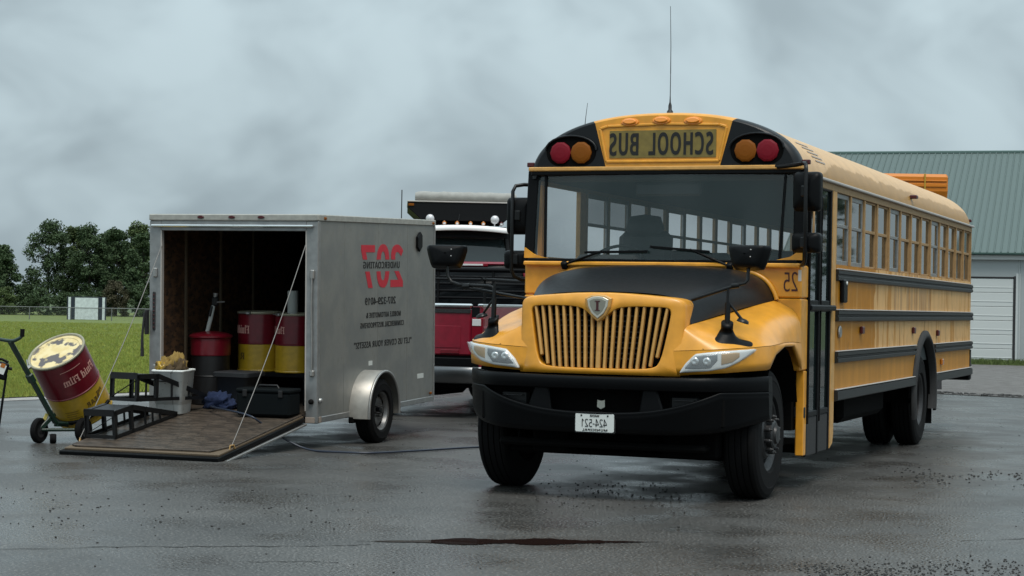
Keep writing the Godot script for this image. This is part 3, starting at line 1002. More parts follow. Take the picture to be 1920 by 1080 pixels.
	var IN := soften(PackedVector2Array([Vector2(-0.44, 1.035), Vector2(-0.15, 1.03), Vector2(0.15, 1.03), Vector2(0.44, 1.035), Vector2(0.505, 1.09), Vector2(0.565, 1.40), Vector2(0.575, 1.50), Vector2(0.50, 1.515), Vector2(0.17, 1.515), Vector2(0.085, 1.462), Vector2(0.03, 1.40), Vector2(-0.03, 1.40), Vector2(-0.085, 1.462), Vector2(-0.17, 1.515), Vector2(-0.50, 1.515), Vector2(-0.575, 1.50), Vector2(-0.565, 1.40), Vector2(-0.505, 1.09)]), 2)
	IN = resample(IN, 240)
	var cen := Vector2(0, 1.28)
	var OUT := PackedVector2Array()
	for p in IN: OUT.append(ray_to(O, cen, p - cen))
	m = MB.new()
	rows = []
	for L in [[1.0, -0.60, 0.0], [1.0, -0.78, 0.0], [1.0, -0.835, 0.0], [0.985, -0.872, 0.0], [0.96, -0.885, 0.0], [0.0, -0.893, 0.012], [0.0, -0.890, 0.003], [0.0, -0.870, 0.0], [0.0, -0.80, 0.0]]:
		var row := []
		for i in IN.size():
			var p: Vector2
			if L[0] > 0: p = cen + (OUT[i] - cen) * lerp(1.0, float(L[0]), smoothstep(1.05, 1.4, OUT[i].y))
			else: p = cen + (IN[i] - cen) * (1.0 + L[2] * 2.0)
			# the face leans back towards its top and wraps at its sides
			var s: float = L[1] + 0.05 * (p.y - 1.0) + 0.16 * pow(abs(p.x), 3.0)
			row.append(V(p.x, p.y, s))
		rows.append(row)
	m.grid(rows, true)
	part(bus, "grille_shell", m, M.bus_yellow)
	m = MB.new(); m.bx(-0.62, 0.62, 1.0, 1.55, 0.60, 0.74)
	m.bx(-0.95, 0.95, 0.55, 1.30, 0.30, 0.60)
	part(bus, "radiator", m, M.under_black)
	m = MB.new()
	for i in 9: m.bx(-0.42, 0.30, 1.10 + i * 0.042, 1.112 + i * 0.042, 0.74, 0.752)
	part(bus, "radiator_fins", m, M.steel_dark)
	for i in range(-9, 10):
		var ax: float = abs(i)
		var x1 := i * 0.0605
		var x0 := i * 0.0525
		var y1 := 1.512
		if ax < 1: y1 = 1.42
		elif ax < 2: y1 = 1.455
		elif ax < 3: y1 = 1.495
		var y0 := 1.034 if ax < 8 else 1.06
		if ax == 9: y0 = 1.13
		m = MB.new()
		var wdt := 0.022 if i != 0 else 0.036
		var mid := V((x0 + x1) * 0.5 + sign(i) * 0.006, (y0 + y1) * 0.5, -0.868 + 0.05 * 0.25 + 0.16 * pow(abs((x0 + x1) * 0.5), 3.0))
		var a := V(x0, y0 - 0.01, -0.862 + 0.16 * pow(abs(x0), 3.0))
		var b := V(x1, y1 + 0.01, -0.862 + 0.026 + 0.16 * pow(abs(x1), 3.0))
		m.beam(a, b, wdt, 0.05, 0.008, Vector3.BACK)
		part(bus, "grille_bar", m, M.bus_yellow_worn)
	# emblem
	var SH := PackedVector2Array([Vector2(0, -0.105), Vector2(0.055, -0.06), Vector2(0.088, 0.0), Vector2(0.098, 0.06), Vector2(0.05, 0.082), Vector2(0, 0.087), Vector2(-0.05, 0.082), Vector2(-0.098, 0.06), Vector2(-0.088, 0.0), Vector2(-0.055, -0.06)])
	var sx_ := func(k: float) -> PackedVector2Array:
		var o := PackedVector2Array()
		for p in SH: o.append(p * k)
		return o
	m = MB.new(); m.prism(sx_.call(1.12), -0.03, 0.02, front_xf(0, 1.508, -0.875), 0.008)
	var em := part(bus, "emblem", m, M.bus_yellow_worn)
	m = MB.new(); m.prism(sx_.call(0.90), 0.018, 0.030, front_xf(0, 1.512, -0.875), 0.004)
	part(em, "emblem_rim", m, M.emblem_silver)
	m = MB.new(); m.prism(sx_.call(0.68), 0.028, 0.033, front_xf(0, 1.514, -0.875), 0.001)
	part(em, "emblem_field", m, M.emblem_grey)
	letters(em, "emblem_letter", "I", front_xf(0.0, 1.517, -0.9075), 0.042, 0.078, M.ink_maroon, true, 0.004, true)
	# ---- fenders with lamps
	var C := [Vector3(0.58, 1.18, -0.845), Vector3(0.85, 1.195, -0.836), Vector3(1.0, 1.205, -0.786), Vector3(1.1, 1.213, -0.716), Vector3(1.18, 1.22, -0.59), Vector3(1.23, 1.228, -0.43), Vector3(1.247, 1.232, -0.30), Vector3(1.25, 1.24, -0.12), Vector3(1.25, 1.25, 0.12), Vector3(1.25, 1.25, 0.42), Vector3(1.243, 1.24, 0.72)]
	var Hh := [Vector3(0.62, 1.325, -0.80), Vector3(0.668, 1.355, -0.78), Vector3(0.675, 1.37, -0.72), Vector3(0.685, 1.385, -0.655), Vector3(0.71, 1.40, -0.55), Vector3(0.74, 1.42, -0.42), Vector3(0.77, 1.44, -0.29), Vector3(0.82, 1.47, -0.09), Vector3(0.885, 1.51, 0.17), Vector3(0.955, 1.555, 0.45), Vector3(1.02, 1.59, 0.71)]
	var D := [Vector3(0.60, 0.992, -0.845), Vector3(0.85, 1.008, -0.84), Vector3(1.0, 1.02, -0.79), Vector3(1.1, 1.03, -0.72), Vector3(1.182, 1.036, -0.594), Vector3(1.236, 1.04, -0.44), Vector3(1.25, 1.05, -0.385), Vector3(1.256, 1.155, -0.22), Vector3(1.258, 1.215, 0.06), Vector3(1.258, 1.215, 0.40), Vector3(1.245, 1.02, 0.745)]
	var Cs := spline(C, 5); var Hs := spline(Hh, 5)
	var Ds := []
	for i in D.size() - 1:
		for k in 5: Ds.append(D[i].lerp(D[i + 1], k / 5.0))
	Ds.append(D[-1])
	for sx in [-1.0, 1.0]:
		m = MB.new()
		rows = []
		for i in Cs.size():
			var row := []
			var t := float(i) / Cs.size()
			for k in 11:
				var v := k / 10.0
				var p: Vector3 = Hs[i].lerp(Cs[i], v)
				var bl := sin(PI * v)
				var hump: float = lerp(0.005, 0.085, smoothstep(0.35, 0.8, t))
				p += Vector3(hump * 0.8, hump, 0) * bl * (0.6 + 0.5 * v)
				row.append(V(sx * p.x, p.y, p.z))
			rows.append(row)
		if sx < 0: rows.reverse()
		m.grid(rows, false, 1)
		rows = []
		for i in Cs.size():
			var row := []
			var c: Vector3 = Cs[i]; var d: Vector3 = Ds[i]
			for k in 4:
				var p := c.lerp(d, k / 3.0)
				row.append(V(sx * (p.x + 0.006 * sin(PI * k / 3.0)), p.y - (0.004 if k == 0 else 0.0), p.z))
			row.append(V(sx * (d.x - 0.03), d.y + 0.003, d.z + 0.01))
			row.append(V(sx * (d.x - 0.05), d.y + 0.05, d.z + 0.02))
			rows.append(row)
		if sx < 0: rows.reverse()
		m.grid(rows, false, 2)
		part(bus, "fender", m, M.bus_yellow)
		# inner wheel housing
		m = MB.new()
		rows = []
		for i in 15:
			var a: float = PI * lerp(0.09, 0.91, i / 14.0)
			rows.append([V(sx * 0.72, 0.56 + 0.66 * sin(a), 0.15 - cos(a) * 0.60), V(sx * 1.215, 0.56 + 0.66 * sin(a), 0.15 - cos(a) * 0.60)])
		m.grid(rows, false)
		part(bus, "wheel_housing", m, M.under_black)
		# headlamp
		m = corner_shell([[0.664, 1.014], [0.876, 1.028], [1.0, 1.054], [1.09, 1.105], [1.172, 1.196]], [[0.664, 1.024], [0.70, 1.085], [0.776, 1.163], [0.915, 1.184], [1.08, 1.20], [1.172, 1.207]], -0.01, 0.020, sx, 26, 0.02)
		var hl := part(bus, "headlamp", m, M.white_bezel)
		m = corner_shell([[0.705, 1.046], [0.76, 1.042], [0.89, 1.052], [0.94, 1.11]], [[0.705, 1.062], [0.78, 1.146], [0.86, 1.160], [0.94, 1.168]], 0.005, 0.0245, sx, 14, 0.012)
		part(hl, "reflector", m, M.lamp_grey)
		m = corner_shell([[0.968, 1.078], [1.04, 1.100], [1.085, 1.14]], [[0.968, 1.168], [1.06, 1.182], [1.085, 1.180]], 0.005, 0.0245, sx, 10, 0.010)
		part(hl, "turn_lamp", m, M.emblem_gold)
		for q in [0.78, 0.87]:
			m = MB.new()
			m.lathe([Vector2(0.034, -0.004), Vector2(0.030, 0.006), Vector2(0.016, 0.010), Vector2(0.001, 0.004)], 14, Transform3D(Basis(Vector3.RIGHT, PI / 2), V(sx * q, 1.105, front_s(q) - 0.030)))
			part(hl, "bulb_reflector", m, M.lamp_bulb)
		m = corner_shell([[0.668, 1.014], [0.876, 1.030], [1.0, 1.056], [1.09, 1.107], [1.168, 1.197]], [[0.668, 1.024], [0.70, 1.085], [0.776, 1.161], [0.915, 1.182], [1.08, 1.198], [1.168, 1.205]], 0.02, 0.046, sx, 26, 0.03)
		part(hl, "lens", m, M.lens_clear)
	crossover_mirrors(bus)
	side_mirrors(bus)
	bus_bumper(bus)
	bus_sides(bus)
	bus_inside(bus)
	# ---- wheels and chassis
	for sx in [-1.0, 1.0]:
		wheel(bus, V(sx * 1.035, 0.515, 0), sx > 0, 0.515, 0.275, 0.290, "front")
		wheel(bus, V(sx * 1.065, 0.515, 7.07), sx > 0, 0.515, 0.265, 0.290, "rear")
		wheel(bus, V(sx * 0.735, 0.515, 7.07), sx > 0, 0.515, 0.265, 0.290, "rear")
		m = MB.new(); m.bx(sx * 0.62, sx * 1.2, 0.20, 0.78, -7.86, -7.845, 0.004)
		part(bus, "mud_flap", m, M.rubber)
		m = MB.new(); m.bx(sx * 0.36, sx * 0.45, 0.62, 0.88, -10.6, 0.55, 0.01)
		part(bus, "frame_rail", m, M.under_black)
	m = MB.new()
	m.tube([V(-0.9, 0.50, 0), V(-0.55, 0.42, 0), V(0.55, 0.42, 0), V(0.9, 0.50, 0)], 0.075, 8)
	m.bx(-0.75, 0.75, 0.33, 0.42, 0.02, 0.14, 0.02)
	part(bus, "front_axle", m, M.under_black)
	m = MB.new()
	m.tube([V(-0.95, 0.515, 7.07), V(0.95, 0.515, 7.07)], 0.09, 8)
	m.lathe([Vector2(0.02, -0.24), Vector2(0.2, -0.18), Vector2(0.24, 0), Vector2(0.2, 0.18), Vector2(0.02, 0.24)], 14, Transform3D(Basis(Vector3.BACK, PI / 2), V(0, 0.52, 7.07)))
	part(bus, "rear_axle", m, M.under_black)
	m = MB.new(); m.bx(-0.42, 0.42, 0.42, 1.0, -0.9, 0.55, 0.05)
	part(bus, "engine", m, M.under_black)
	m = MB.new(); m.bx(-1.0, -0.5, 0.42, 0.85, -4.2, -2.6, 0.06)
	part(bus, "fuel_tank", m, M.under_black)
	m = MB.new(); m.bx(0.5, 1.05, 0.42, 0.72, -5.6, -3.4, 0.06)
	part(bus, "luggage_box", m, M.under_black)

func crossover_mirrors(bus: Node3D):
	for sx in [-1.0, 1.0]:
		var m := MB.new()
		# boot over the headlamp
		var p1 := Vector3(0.80, 1.185, -0.87); var p2 := Vector3(1.185, 1.222, -0.60)
		var ax := (p2 - p1).normalized()
		var inw := Vector3(-ax.z, 0.55, ax.x).normalized()
		if inw.x > 0: inw = Vector3(ax.z, 0.55, -ax.x).normalized()
		var rows := []
		var cen := (p1 + p2) * 0.5
		for q in [[0.0, 0.215, 0.07, Vector3(0.985, 1.226, -0.705)], [0.2, 0.205, 0.062, Vector3(0.985, 1.24, -0.70)], [0.4, 0.12, 0.055, Vector3(0.98, 1.262, -0.695)], [0.6, 0.08, 0.052, Vector3(0.975, 1.295, -0.685)], [0.7, 0.06, 0.05, Vector3(0.972, 1.33, -0.67)], [1.0, 0.042, 0.042, Vector3(0.972, 1.365, -0.655)], [1.0, 0.048, 0.048, Vector3(0.972, 1.362, -0.655)], [1.0, 0.048, 0.048, Vector3(0.972, 1.405, -0.65)], [1.0, 0.02, 0.02, Vector3(0.972, 1.41, -0.65)]]:
			var ring := []
			for i in 18:
				var a := TAU * i / 18.0
				var v: Vector3 = q[3] + ax * cos(a) * q[1] + inw * sin(a) * q[2]
				ring.append(V(sx * v.x, v.y, v.z))
			if sx < 0: ring.reverse()
			rows.append(ring)
		m.grid(rows, true, 1)
		part(bus, "mirror_boot", m, M.black_plastic)
		m = MB.new()
		# post, hood arm, brace
		m.tube([V(sx * 0.972, 1.38, -0.65), V(sx * 0.972, 1.56, -0.645)], 0.022, 8)
		m.tube([V(sx * 0.972, 1.54, -0.645), V(sx * 0.972, 1.68, -0.64)], 0.012, 8)
		m.tube([V(sx * 0.985, 1.55, -0.64), V(sx * 1.08, 1.43, -0.62)], 0.011, 6)
		m.lathe([Vector2(0.05, 0), Vector2(0.045, 0.02), Vector2(0.02, 0.03), Vector2(0.001, 0.03)], 12, Transform3D(Basis(Vector3.BACK, -0.3 * sx), V(sx * 1.085, 1.408, -0.62)))
		var head: Vector3
		var arm: Array
		if sx > 0:
			head = V(1.115, 1.915, -0.60)
			arm = [V(0.675, 1.575, -0.62), V(0.972, 1.672, -0.64), V(1.06, 1.70, -0.64), V(1.10, 1.712, -0.63), V(1.12, 1.735, -0.62), V(1.122, 1.84, -0.61)]
		else:
			head = V(-1.455, 1.905, -0.52)
			arm = [V(-0.69, 1.565, -0.60), V(-1.10, 1.625, -0.60), V(-1.235, 1.645, -0.60), V(-1.245, 1.65, -0.60)]
			m.tube(arm, 0.012, 8)
			arm = [V(-0.972, 1.50, -0.645), V(-0.975, 1.625, -0.64), V(-0.99, 1.652, -0.635), V(-1.03, 1.66, -0.63), V(-1.31, 1.668, -0.58), V(-1.385, 1.69, -0.56), V(-1.425, 1.74, -0.55), V(-1.43, 1.83, -0.54)]
		m.tube(arm, 0.014, 8)
		var clamp_p: Vector3 = V(1.03, 1.69, -0.64) if sx > 0 else V(-1.235, 1.655, -0.598)
		m.tube([clamp_p + Vector3(-0.03, -0.004, 0), clamp_p + Vector3(0.03, 0.006, 0)], 0.022, 8)
		part(bus, "mirror_arm", m, M.black_gloss)
		m = MB.new()
		var T := soften(PackedVector2Array([Vector2(-0.145, 0.095), Vector2(0.145, 0.095), Vector2(0.17, 0.085), Vector2(0.168, 0.045), Vector2(0.13, -0.08), Vector2(0.105, -0.102), Vector2(-0.105, -0.102), Vector2(-0.13, -0.08), Vector2(-0.168, 0.045), Vector2(-0.17, 0.085)]), 1)
		rows = []
		for q in [[0.92, -0.055], [1.0, -0.05], [1.0, -0.03], [0.94, -0.01], [0.90, 0.03], [0.82, 0.055], [0.60, 0.068], [0.05, 0.072]]:
			var ring := []
			for p in T: ring.append(Vector3(p.x * q[0], p.y * q[0] + (1.0 - q[0]) * 0.015, q[1]))
			ring.reverse()
			rows.append(ring)
		m.grid(rows, true, 1)
		m.fan(rows[0], true)
		var xf := Transform3D(Basis(Vector3.UP, -0.18 if sx > 0 else 0.25) * Basis(Vector3.RIGHT, -0.12), head)
		var hd := part(bus, "crossover_mirror", m, M.black_plastic)
		hd.transform = xf
		m = MB.new(); m.prism(PackedVector2Array(T), -0.060, -0.056, Transform3D(Basis.IDENTITY.scaled(Vector3(0.88, 0.88, 1)), Vector3.ZERO))
		part(hd, "mirror_glass", m, M.chrome)
		for q in [[0.05, 0.045], [0.05, -0.01]]:
			m = MB.new(); m.lathe([Vector2(0.007, 0), Vector2(0.005, 0.008), Vector2(0.001, 0.009)], 8, Transform3D(Basis(Vector3.RIGHT, PI / 2), Vector3(q[0], q[1], 0.066)))
			part(hd, "screw", m, M.alu)

func mirror_head(bus: Node3D, p: Vector3, w: float, h: float, turn: float):
	var m := MB.new()
	var P := round_rect(w, h, 0.035, 4)
	var rows := []
	for q in [[0.93, -0.05], [1.0, -0.045], [1.0, 0.0], [0.95, 0.028], [0.80, 0.048], [0.45, 0.062], [0.05, 0.064]]:
		var ring := []
		for v in P: ring.append(Vector3(v.x * q[0], v.y * q[0], q[1]))
		ring.reverse()
		rows.append(ring)
	m.grid(rows, true, 1)
	m.fan(rows[0], true)
	var hd := part(bus, "side_mirror", m, M.black_plastic)
	hd.transform = Transform3D(Basis(Vector3.UP, turn), p)
	m = MB.new(); m.prism(round_rect(w * 0.88, h * 0.9, 0.03, 4), -0.056, -0.051)
	part(hd, "mirror_glass", m, M.chrome)
	m = MB.new(); m.bx(-0.03, 0.03, -0.045, 0.045, 0.05, 0.082, 0.008)
	part(hd, "clamp", m, M.black_gloss)

func side_mirrors(bus: Node3D):
	var m := MB.new()
	# door side: post hung from the cap trim
	m.tube([V(1.02, 2.705, 0.70), V(1.2, 2.715, 0.62), V(1.30, 2.715, 0.44), V(1.328, 2.70, 0.40), V(1.335, 2.66, 0.385), V(1.335, 2.3, 0.385), V(1.335, 1.95, 0.40), V(1.32, 1.90, 0.44), V(1.24, 1.885, 0.70)], 0.017, 8)
	m.tube([V(1.0, 2.715, 0.71), V(1.29, 2.735, 0.60)], 0.010, 6)
	part(bus, "mirror_post", m, M.black_gloss)
	mirror_head(bus, V(1.325, 2.485, 0.48), 0.235, 0.325, -0.12)
	mirror_head(bus, V(1.325, 2.065, 0.48), 0.245, 0.165, -0.12)
	m = MB.new()
	m.tube([V(1.25, 2.40, 0.92), V(1.29, 2.38, 0.90), V(1.29, 2.10, 0.90), V(1.25, 2.08, 0.92)], 0.010, 6)
	part(bus, "grab_handle", m, M.bus_tan)
	# driver side
	m = MB.new()
	m.tube([V(-1.23, 2.585, 0.95), V(-1.33, 2.585, 0.90), V(-1.385, 2.57, 0.84), V(-1.395, 2.52, 0.80), V(-1.395, 2.2, 0.80), V(-1.395, 1.82, 0.80), V(-1.38, 1.765, 0.82), V(-1.33, 1.735, 0.88), V(-1.235, 1.73, 0.93)], 0.017, 8)
	part(bus, "mirror_post", m, M.black_gloss)
	mirror_head(bus, V(-1.36, 2.305, 0.88), 0.225, 0.33, 0.12)
	mirror_head(bus, V(-1.375, 1.915, 0.88), 0.235, 0.165, 0.12)
	m = MB.new()
	m.tube([V(-1.245, 2.29, 0.92), V(-1.29, 2.26, 0.90), V(-1.29, 2.05, 0.90), V(-1.245, 2.01, 0.92)], 0.010, 6)
	part(bus, "grab_handle", m, M.bus_tan)

func bump_s(u: float) -> float:
	var a: float = abs(u)
	return -0.985 + 0.075 * a * a + 0.45 * pow(max(a - 0.70, 0.0) / 0.55, 2.4)

func bus_bumper(bus: Node3D):
	var U := []
	for i in 81: U.append(lerp(-1.25, 1.25, i / 80.0))
	var smile := func(u: float) -> float: return 0.695 + 0.175 * pow(clamp(abs(u) / 0.965, 0, 1), 2.6)
	var m := MB.new()
	var rows := []
	for u in U:
		var s := bump_s(u)
		var yt: float = 0.972 + 0.022 * pow(abs(u) / 1.25, 2.0)
		rows.append([V(u, 0.855, s + 0.13), V(u, 0.872, s + 0.012), V(u, 0.88, s + 0.004), V(u, 0.945, s), V(u, yt - 0.008, s + 0.004), V(u, yt, s + 0.022), V(u, yt - 0.004, s + 0.11), V(u, 0.93, s + 0.115)])
	rows.reverse()
	m.grid(rows, false, 1)
	m.fan(rows[0]); m.fan(rows[-1], true)
	part(bus, "bumper_beam", m, M.black_plastic)
	m = MB.new()
	rows = []
	for u in U:
		var s := bump_s(u)
		var t: float = smile.call(u)
		var e: float = 0.0 if abs(u) < 0.965 else 1.0
		var top: float = lerp(t, 0.873, smoothstep(0.955, 0.985, abs(u)))
		var bot: float = 0.525 + 0.13 * pow(abs(u) / 1.25, 5.0)
		rows.append([V(u, bot + 0.02, s + 0.13), V(u, bot, s + 0.10), V(u, bot + 0.008, s + 0.05), V(u, bot + 0.05, s + 0.028), V(u, max(bot + 0.08, top - 0.06), s + 0.018), V(u, top - 0.038, s + 0.005), V(u, top - 0.024, s + 0.012), V(u, top - 0.014, s + 0.003), V(u, top - 0.004, s + 0.010), V(u, top, s + 0.024), V(u, top - 0.01, s + 0.13)])
	rows.reverse()
	m.grid(rows, false, 1)
	m.fan(rows[0]); m.fan(rows[-1], true)
	part(bus, "bumper_skirt", m, M.black_plastic)
	m = MB.new()
	m.bx(-1.0, 1.0, 0.60, 0.93, 0.72, 0.80, 0.01)
	part(bus, "bumper_backing", m, M.under_black)
	for sx in [-1.0, 1.0]:
		m = MB.new()
		m.prism(PackedVector2Array([Vector2(sx * 0.40, 0.675), Vector2(sx * 0.36, 0.70), Vector2(sx * 0.385, 0.885), Vector2(sx * 0.50, 0.885), Vector2(sx * 0.56, 0.70), Vector2(sx * 0.53, 0.685)]), 0.88, 0.935, Transform3D.IDENTITY, 0.012)
		part(bus, "bumper_web", m, M.black_plastic)
		m = MB.new(); m.bx(sx * 0.62, sx * 0.78, 0.798, 0.806, 0.86, 0.88, 0.002)
		part(bus, "tow_hook", m, M.steel_dark)
		m = MB.new(); m.bx(sx * 0.58, sx * 0.82, 0.72, 0.84, 0.80, 0.85, 0.02)
		part(bus, "fog_lamp_blank", m, M.black_gloss)
	# lower cross pieces seen under the bumper
	m = MB.new()
	m.bx(-0.85, 0.85, 0.40, 0.455, 0.62, 0.80, 0.02)
	m.bx(-0.95, 0.95, 0.315, 0.37, 0.20, 0.42, 0.02)
	m.bx(-0.6, -0.3, 0.35, 0.6, 0.25, 0.7, 0.02); m.bx(0.45, 0.9, 0.34, 0.6, 0.22, 0.6, 0.02)
	part(bus, "air_dam", m, M.under_black)
	m = MB.new(); m.prism(round_rect(0.315, 0.145, 0.012, 3), -0.002, 0.008, front_xf(0.018, 0.612, -0.972), 0.002)
	var pl := part(bus, "number_plate", m, M.plate_white)
	letters(pl, "plate_number", "424-521", front_xf(0.018, 0.610, -0.981), 0.205, 0.062, M.ink, false, 0.002)
	letters(pl, "plate_state", "MAINE", front_xf(0.018, 0.666, -0.981), 0.075, 0.017, M.ink, true, 0.002)
	letters(pl, "plate_class", "MUNICIPAL", front_xf(0.022, 0.557, -0.981), 0.205, 0.017, M.ink, true, 0.002)
	m = MB.new(); m.prism(round_rect(0.335, 0.165, 0.014, 3), -0.010, -0.003, front_xf(0.018, 0.612, -0.972), 0.002)
	part(pl, "plate_frame", m, M.ink)
	for x in [-0.09, 0.125]:
		m = MB.new(); m.lathe([Vector2(0.008, 0), Vector2(0.006, 0.004), Vector2(0.001, 0.005)], 8, Transform3D(Basis(Vector3.RIGHT, PI / 2), V(x, 0.667, -0.980)))
		part(pl, "plate_bolt", m, M.ink)
	m = MB.new(); m.prism(PackedVector2Array([Vector2(-0.03, 0.035), Vector2(-0.01, 0.028), Vector2(0.01, 0.028), Vector2(0.03, 0.035), Vector2(0.032, -0.02), Vector2(0.0, -0.038), Vector2(-0.032, -0.02)]), 0, 0.004, front_xf(0.012, 0.748, -0.81))
	part(bus, "badge", m, M.emblem_silver)

func bus_sides(bus: Node3D):
	var m: MB
	var sA := mt("bus_side_upper", Color(1, 1, 1), 0.5, 0.0, {tex = streak_tex(101, true), sc = Vector3(1 / 12.0, 1 / 3.0, 1 / 12.0), spec = 0.4})
	var sB := mt("bus_side_mid", Color(1, 1, 1), 0.5, 0.0, {tex = streak_tex(131, false), sc = Vector3(1 / 12.0, 1 / 3.0, 1 / 12.0), spec = 0.4})
	var sC := mt("bus_side_low", Color(0.58, 0.26, 0.035), 0.5, 0.0, {tex = M.g1, sc = Vector3(0.5, 0.15, 0.5), spec = 0.4})
	var arch := PackedVector2Array()
	for i in 33:
		var a := PI * i / 32.0
		arch.append(Vector2(7.10 - cos(a) * 0.68, 0.58 + sin(a) * 0.64))
	arch.append(Vector2(7.78, 0.3)); arch.append(Vector2(6.42, 0.3))
	for sx in [-1.0, 1.0]:
		var xf := side_xf(sx * 1.20)
		for b in [[1.468, 1.93, sA, "upper_side_panel"], [1.09, 1.464, sB, "middle_side_panel"], [0.69, 1.086, sC, "lower_side_panel"]]:
			var R := PackedVector2Array([Vector2(2.16, b[0]), Vector2(10.84, b[0]), Vector2(10.84, b[1]), Vector2(2.16, b[1])])
			m = MB.new()
			for P in Geometry2D.clip_polygons(R, arch): m.prism(P, -0.02, 0.02, xf)
			part(bus, b[3], m, b[2])
		m = MB.new()
		m.prism(PackedVector2Array([Vector2(2.0, 0.28 if sx > 0 else 0.69), Vector2(2.12, 0.32 if sx > 0 else 0.69), Vector2(2.157, 0.40 if sx > 0 else 0.7), Vector2(2.157, 2.585), Vector2(2.0, 2.585)]), -0.02, 0.022, xf)
		part(bus, "door_post", m, M.bus_yellow_worn)
		# rub rails: two hollow ribs with a paler lip along the top
		for b in [1.884, 1.516, 1.138, 0.79]:
			for seg in ([[2.17, 10.86]] if b > 1.3 else [[2.17, 6.45 if b > 1.0 else 6.42], [7.77, 10.86]]):
				m = MB.new()
				var q: float = b
				var dpt := 0.034 if b < 1.8 else 0.026
				var prof := [[0.0, 0.0], [dpt, -0.006], [dpt, -0.034], [dpt * 0.45, -0.044], [dpt * 0.45, -0.054], [dpt, -0.064], [dpt, -0.094], [0.0, -0.102]]
				if b < 0.9: prof = [[0.0, 0.0], [dpt, -0.010], [dpt * 1.1, -0.085], [0.0, -0.1]]
				var r0 := []
				var r1 := []
				for p in prof:
					r0.append(V(sx * (1.221 + p[0]), q + p[1], seg[0])); r1.append(V(sx * (1.221 + p[0]), q + p[1], seg[1]))
				var cols := []
				for k in prof.size(): cols.append([r0[k], r1[k]])
				m.grid(cols, false, 1, true)
				m.fan(r0); m.fan(r1)
				var rl := part(bus, "rub_rail", m, M.rail_black)
				m = MB.new(); m.bx(sx * 1.223, sx * (1.221 + dpt * 0.9), q + 0.001, q + 0.012, -seg[1], -seg[0], 0.003)
				part(rl, "rail_lip", m, M.rail_edge)
		# rear wheel arch trim
		m = MB.new()
		var tr := []
		for i in 33:
			var a: float = PI * lerp(-0.10, 1.12, i / 32.0)
			tr.append([7.10 - cos(PI - a) * 0.69, 0.58 + sin(a) * 0.65])
		var rows := []
		for p in tr:
			var d := Vector2(p[0] - 7.10, p[1] - 0.58).normalized() * 0.075
			rows.append([V(sx * 1.17, p[1] - d.y * 0.2, p[0] - d.x * 0.2), V(sx * 1.262, p[1] - d.y * 0.2, p[0] - d.x * 0.2), V(sx * 1.268, p[1] + d.y * 0.3, p[0] + d.x * 0.3), V(sx * 1.245, p[1] + d.y, p[0] + d.x), V(sx * 1.215, p[1] + d.y, p[0] + d.x)])
		m.grid(rows, false, 1)
		part(bus, "arch_trim", m, M.rubber_grey)
		m = MB.new()
		rows = []
		for i in 13:
			var a := PI * i / 12.0
			rows.append([V(sx * 0.5, 0.50 + sin(a) * 0.68, 7.10 - cos(a) * 0.68), V(sx * 1.19, 0.50 + sin(a) * 0.68, 7.10 - cos(a) * 0.68)])
		m.grid(rows, false)
		part(bus, "rear_wheel_housing", m, M.under_black)
		# window posts and sashes
		var pitch := (10.80 - 2.16) / 13.0
		for i in 14:
			m = MB.new()
			var s0 := 2.16 + pitch * i
			m.bx(sx * 1.165, sx * 1.221, 1.931, 2.584, -(s0 + 0.026), -(s0 - 0.002 if i == 0 else s0 - 0.014), 0.004)
			part(bus, "window_post", m, M.bus_tan)
		for i in 13:
			var s0 := 2.16 + pitch * i + 0.028
			var s1 := 2.16 + pitch * (i + 1) - 0.016
			var fm: Material = M.alu if i < 2 or i == 4 or i == 8 else M.bus_tan
			var fw := 0.042 if i < 2 or i == 4 or i == 8 else 0.020
			m = MB.new()
			var xo: float = sx * 1.200
			var xi: float = sx * 1.176
			m.bx(xo, xi, 2.584 - fw, 2.584, -s1, -s0, 0.003)
			m.bx(xo, xi, 1.931, 1.931 + fw, -s1, -s0, 0.003)
			m.bx(xo, xi, 2.275, 2.305, -s1, -s0, 0.003)
			m.bx(xo, xi, 1.931, 2.584, -(s0 + fw * 0.7), -s0, 0.003)
			m.bx(xo, xi, 1.931, 2.584, -s1, -(s1 - fw * 0.7), 0.003)
			var w := part(bus, "window", m, fm)
			m = MB.new(); m.quad(V(sx * 1.190, 2.30, s0 + 0.01), V(sx * 1.190, 2.30, s1 - 0.01), V(sx * 1.190, 2.57, s1 - 0.01), V(sx * 1.190, 2.57, s0 + 0.01))
			part(w, "pane", m, M.glass_dark_reflect if sx > 0 else (M.glass_tint if i < 4 else M.glass_side))
			m = MB.new(); m.quad(V(sx * 1.182, 1.945, s0 + 0.01), V(sx * 1.182, 1.945, s1 - 0.01), V(sx * 1.182, 2.28, s1 - 0.01), V(sx * 1.182, 2.28, s0 + 0.01))
			part(w, "pane", m, M.glass_dark_reflect if sx > 0 else M.glass_side)
	# entry door, two leaves
	for i in 2:
		var s0 := 0.985 + 0.505 * i
		var s1 := s0 + 0.495
		var xo := 1.232 - 0.012 * i
		var xi := xo - 0.045
		m = MB.new()
		m.bx(xi, xo, 0.27, 2.63, -(s0 + 0.05), -s0, 0.008)
		m.bx(xi, xo, 0.27, 2.63, -s1, -(s1 - 0.05), 0.008)
		for y in [[2.57, 2.63], [1.50, 1.60], [0.60, 0.65]]: m.bx(xi, xo - 0.003, y[0], y[1], -s1 + 0.05, -s0 - 0.05, 0.006)
		var dr := part(bus, "door_leaf", m, M.black_plastic)
		m = MB.new(); m.bx(xi + 0.01, xo - 0.008, 0.27, 0.60, -s1 + 0.05, -s0 - 0.05, 0.006)
		part(dr, "kick_panel", m, M.rubber_grey)
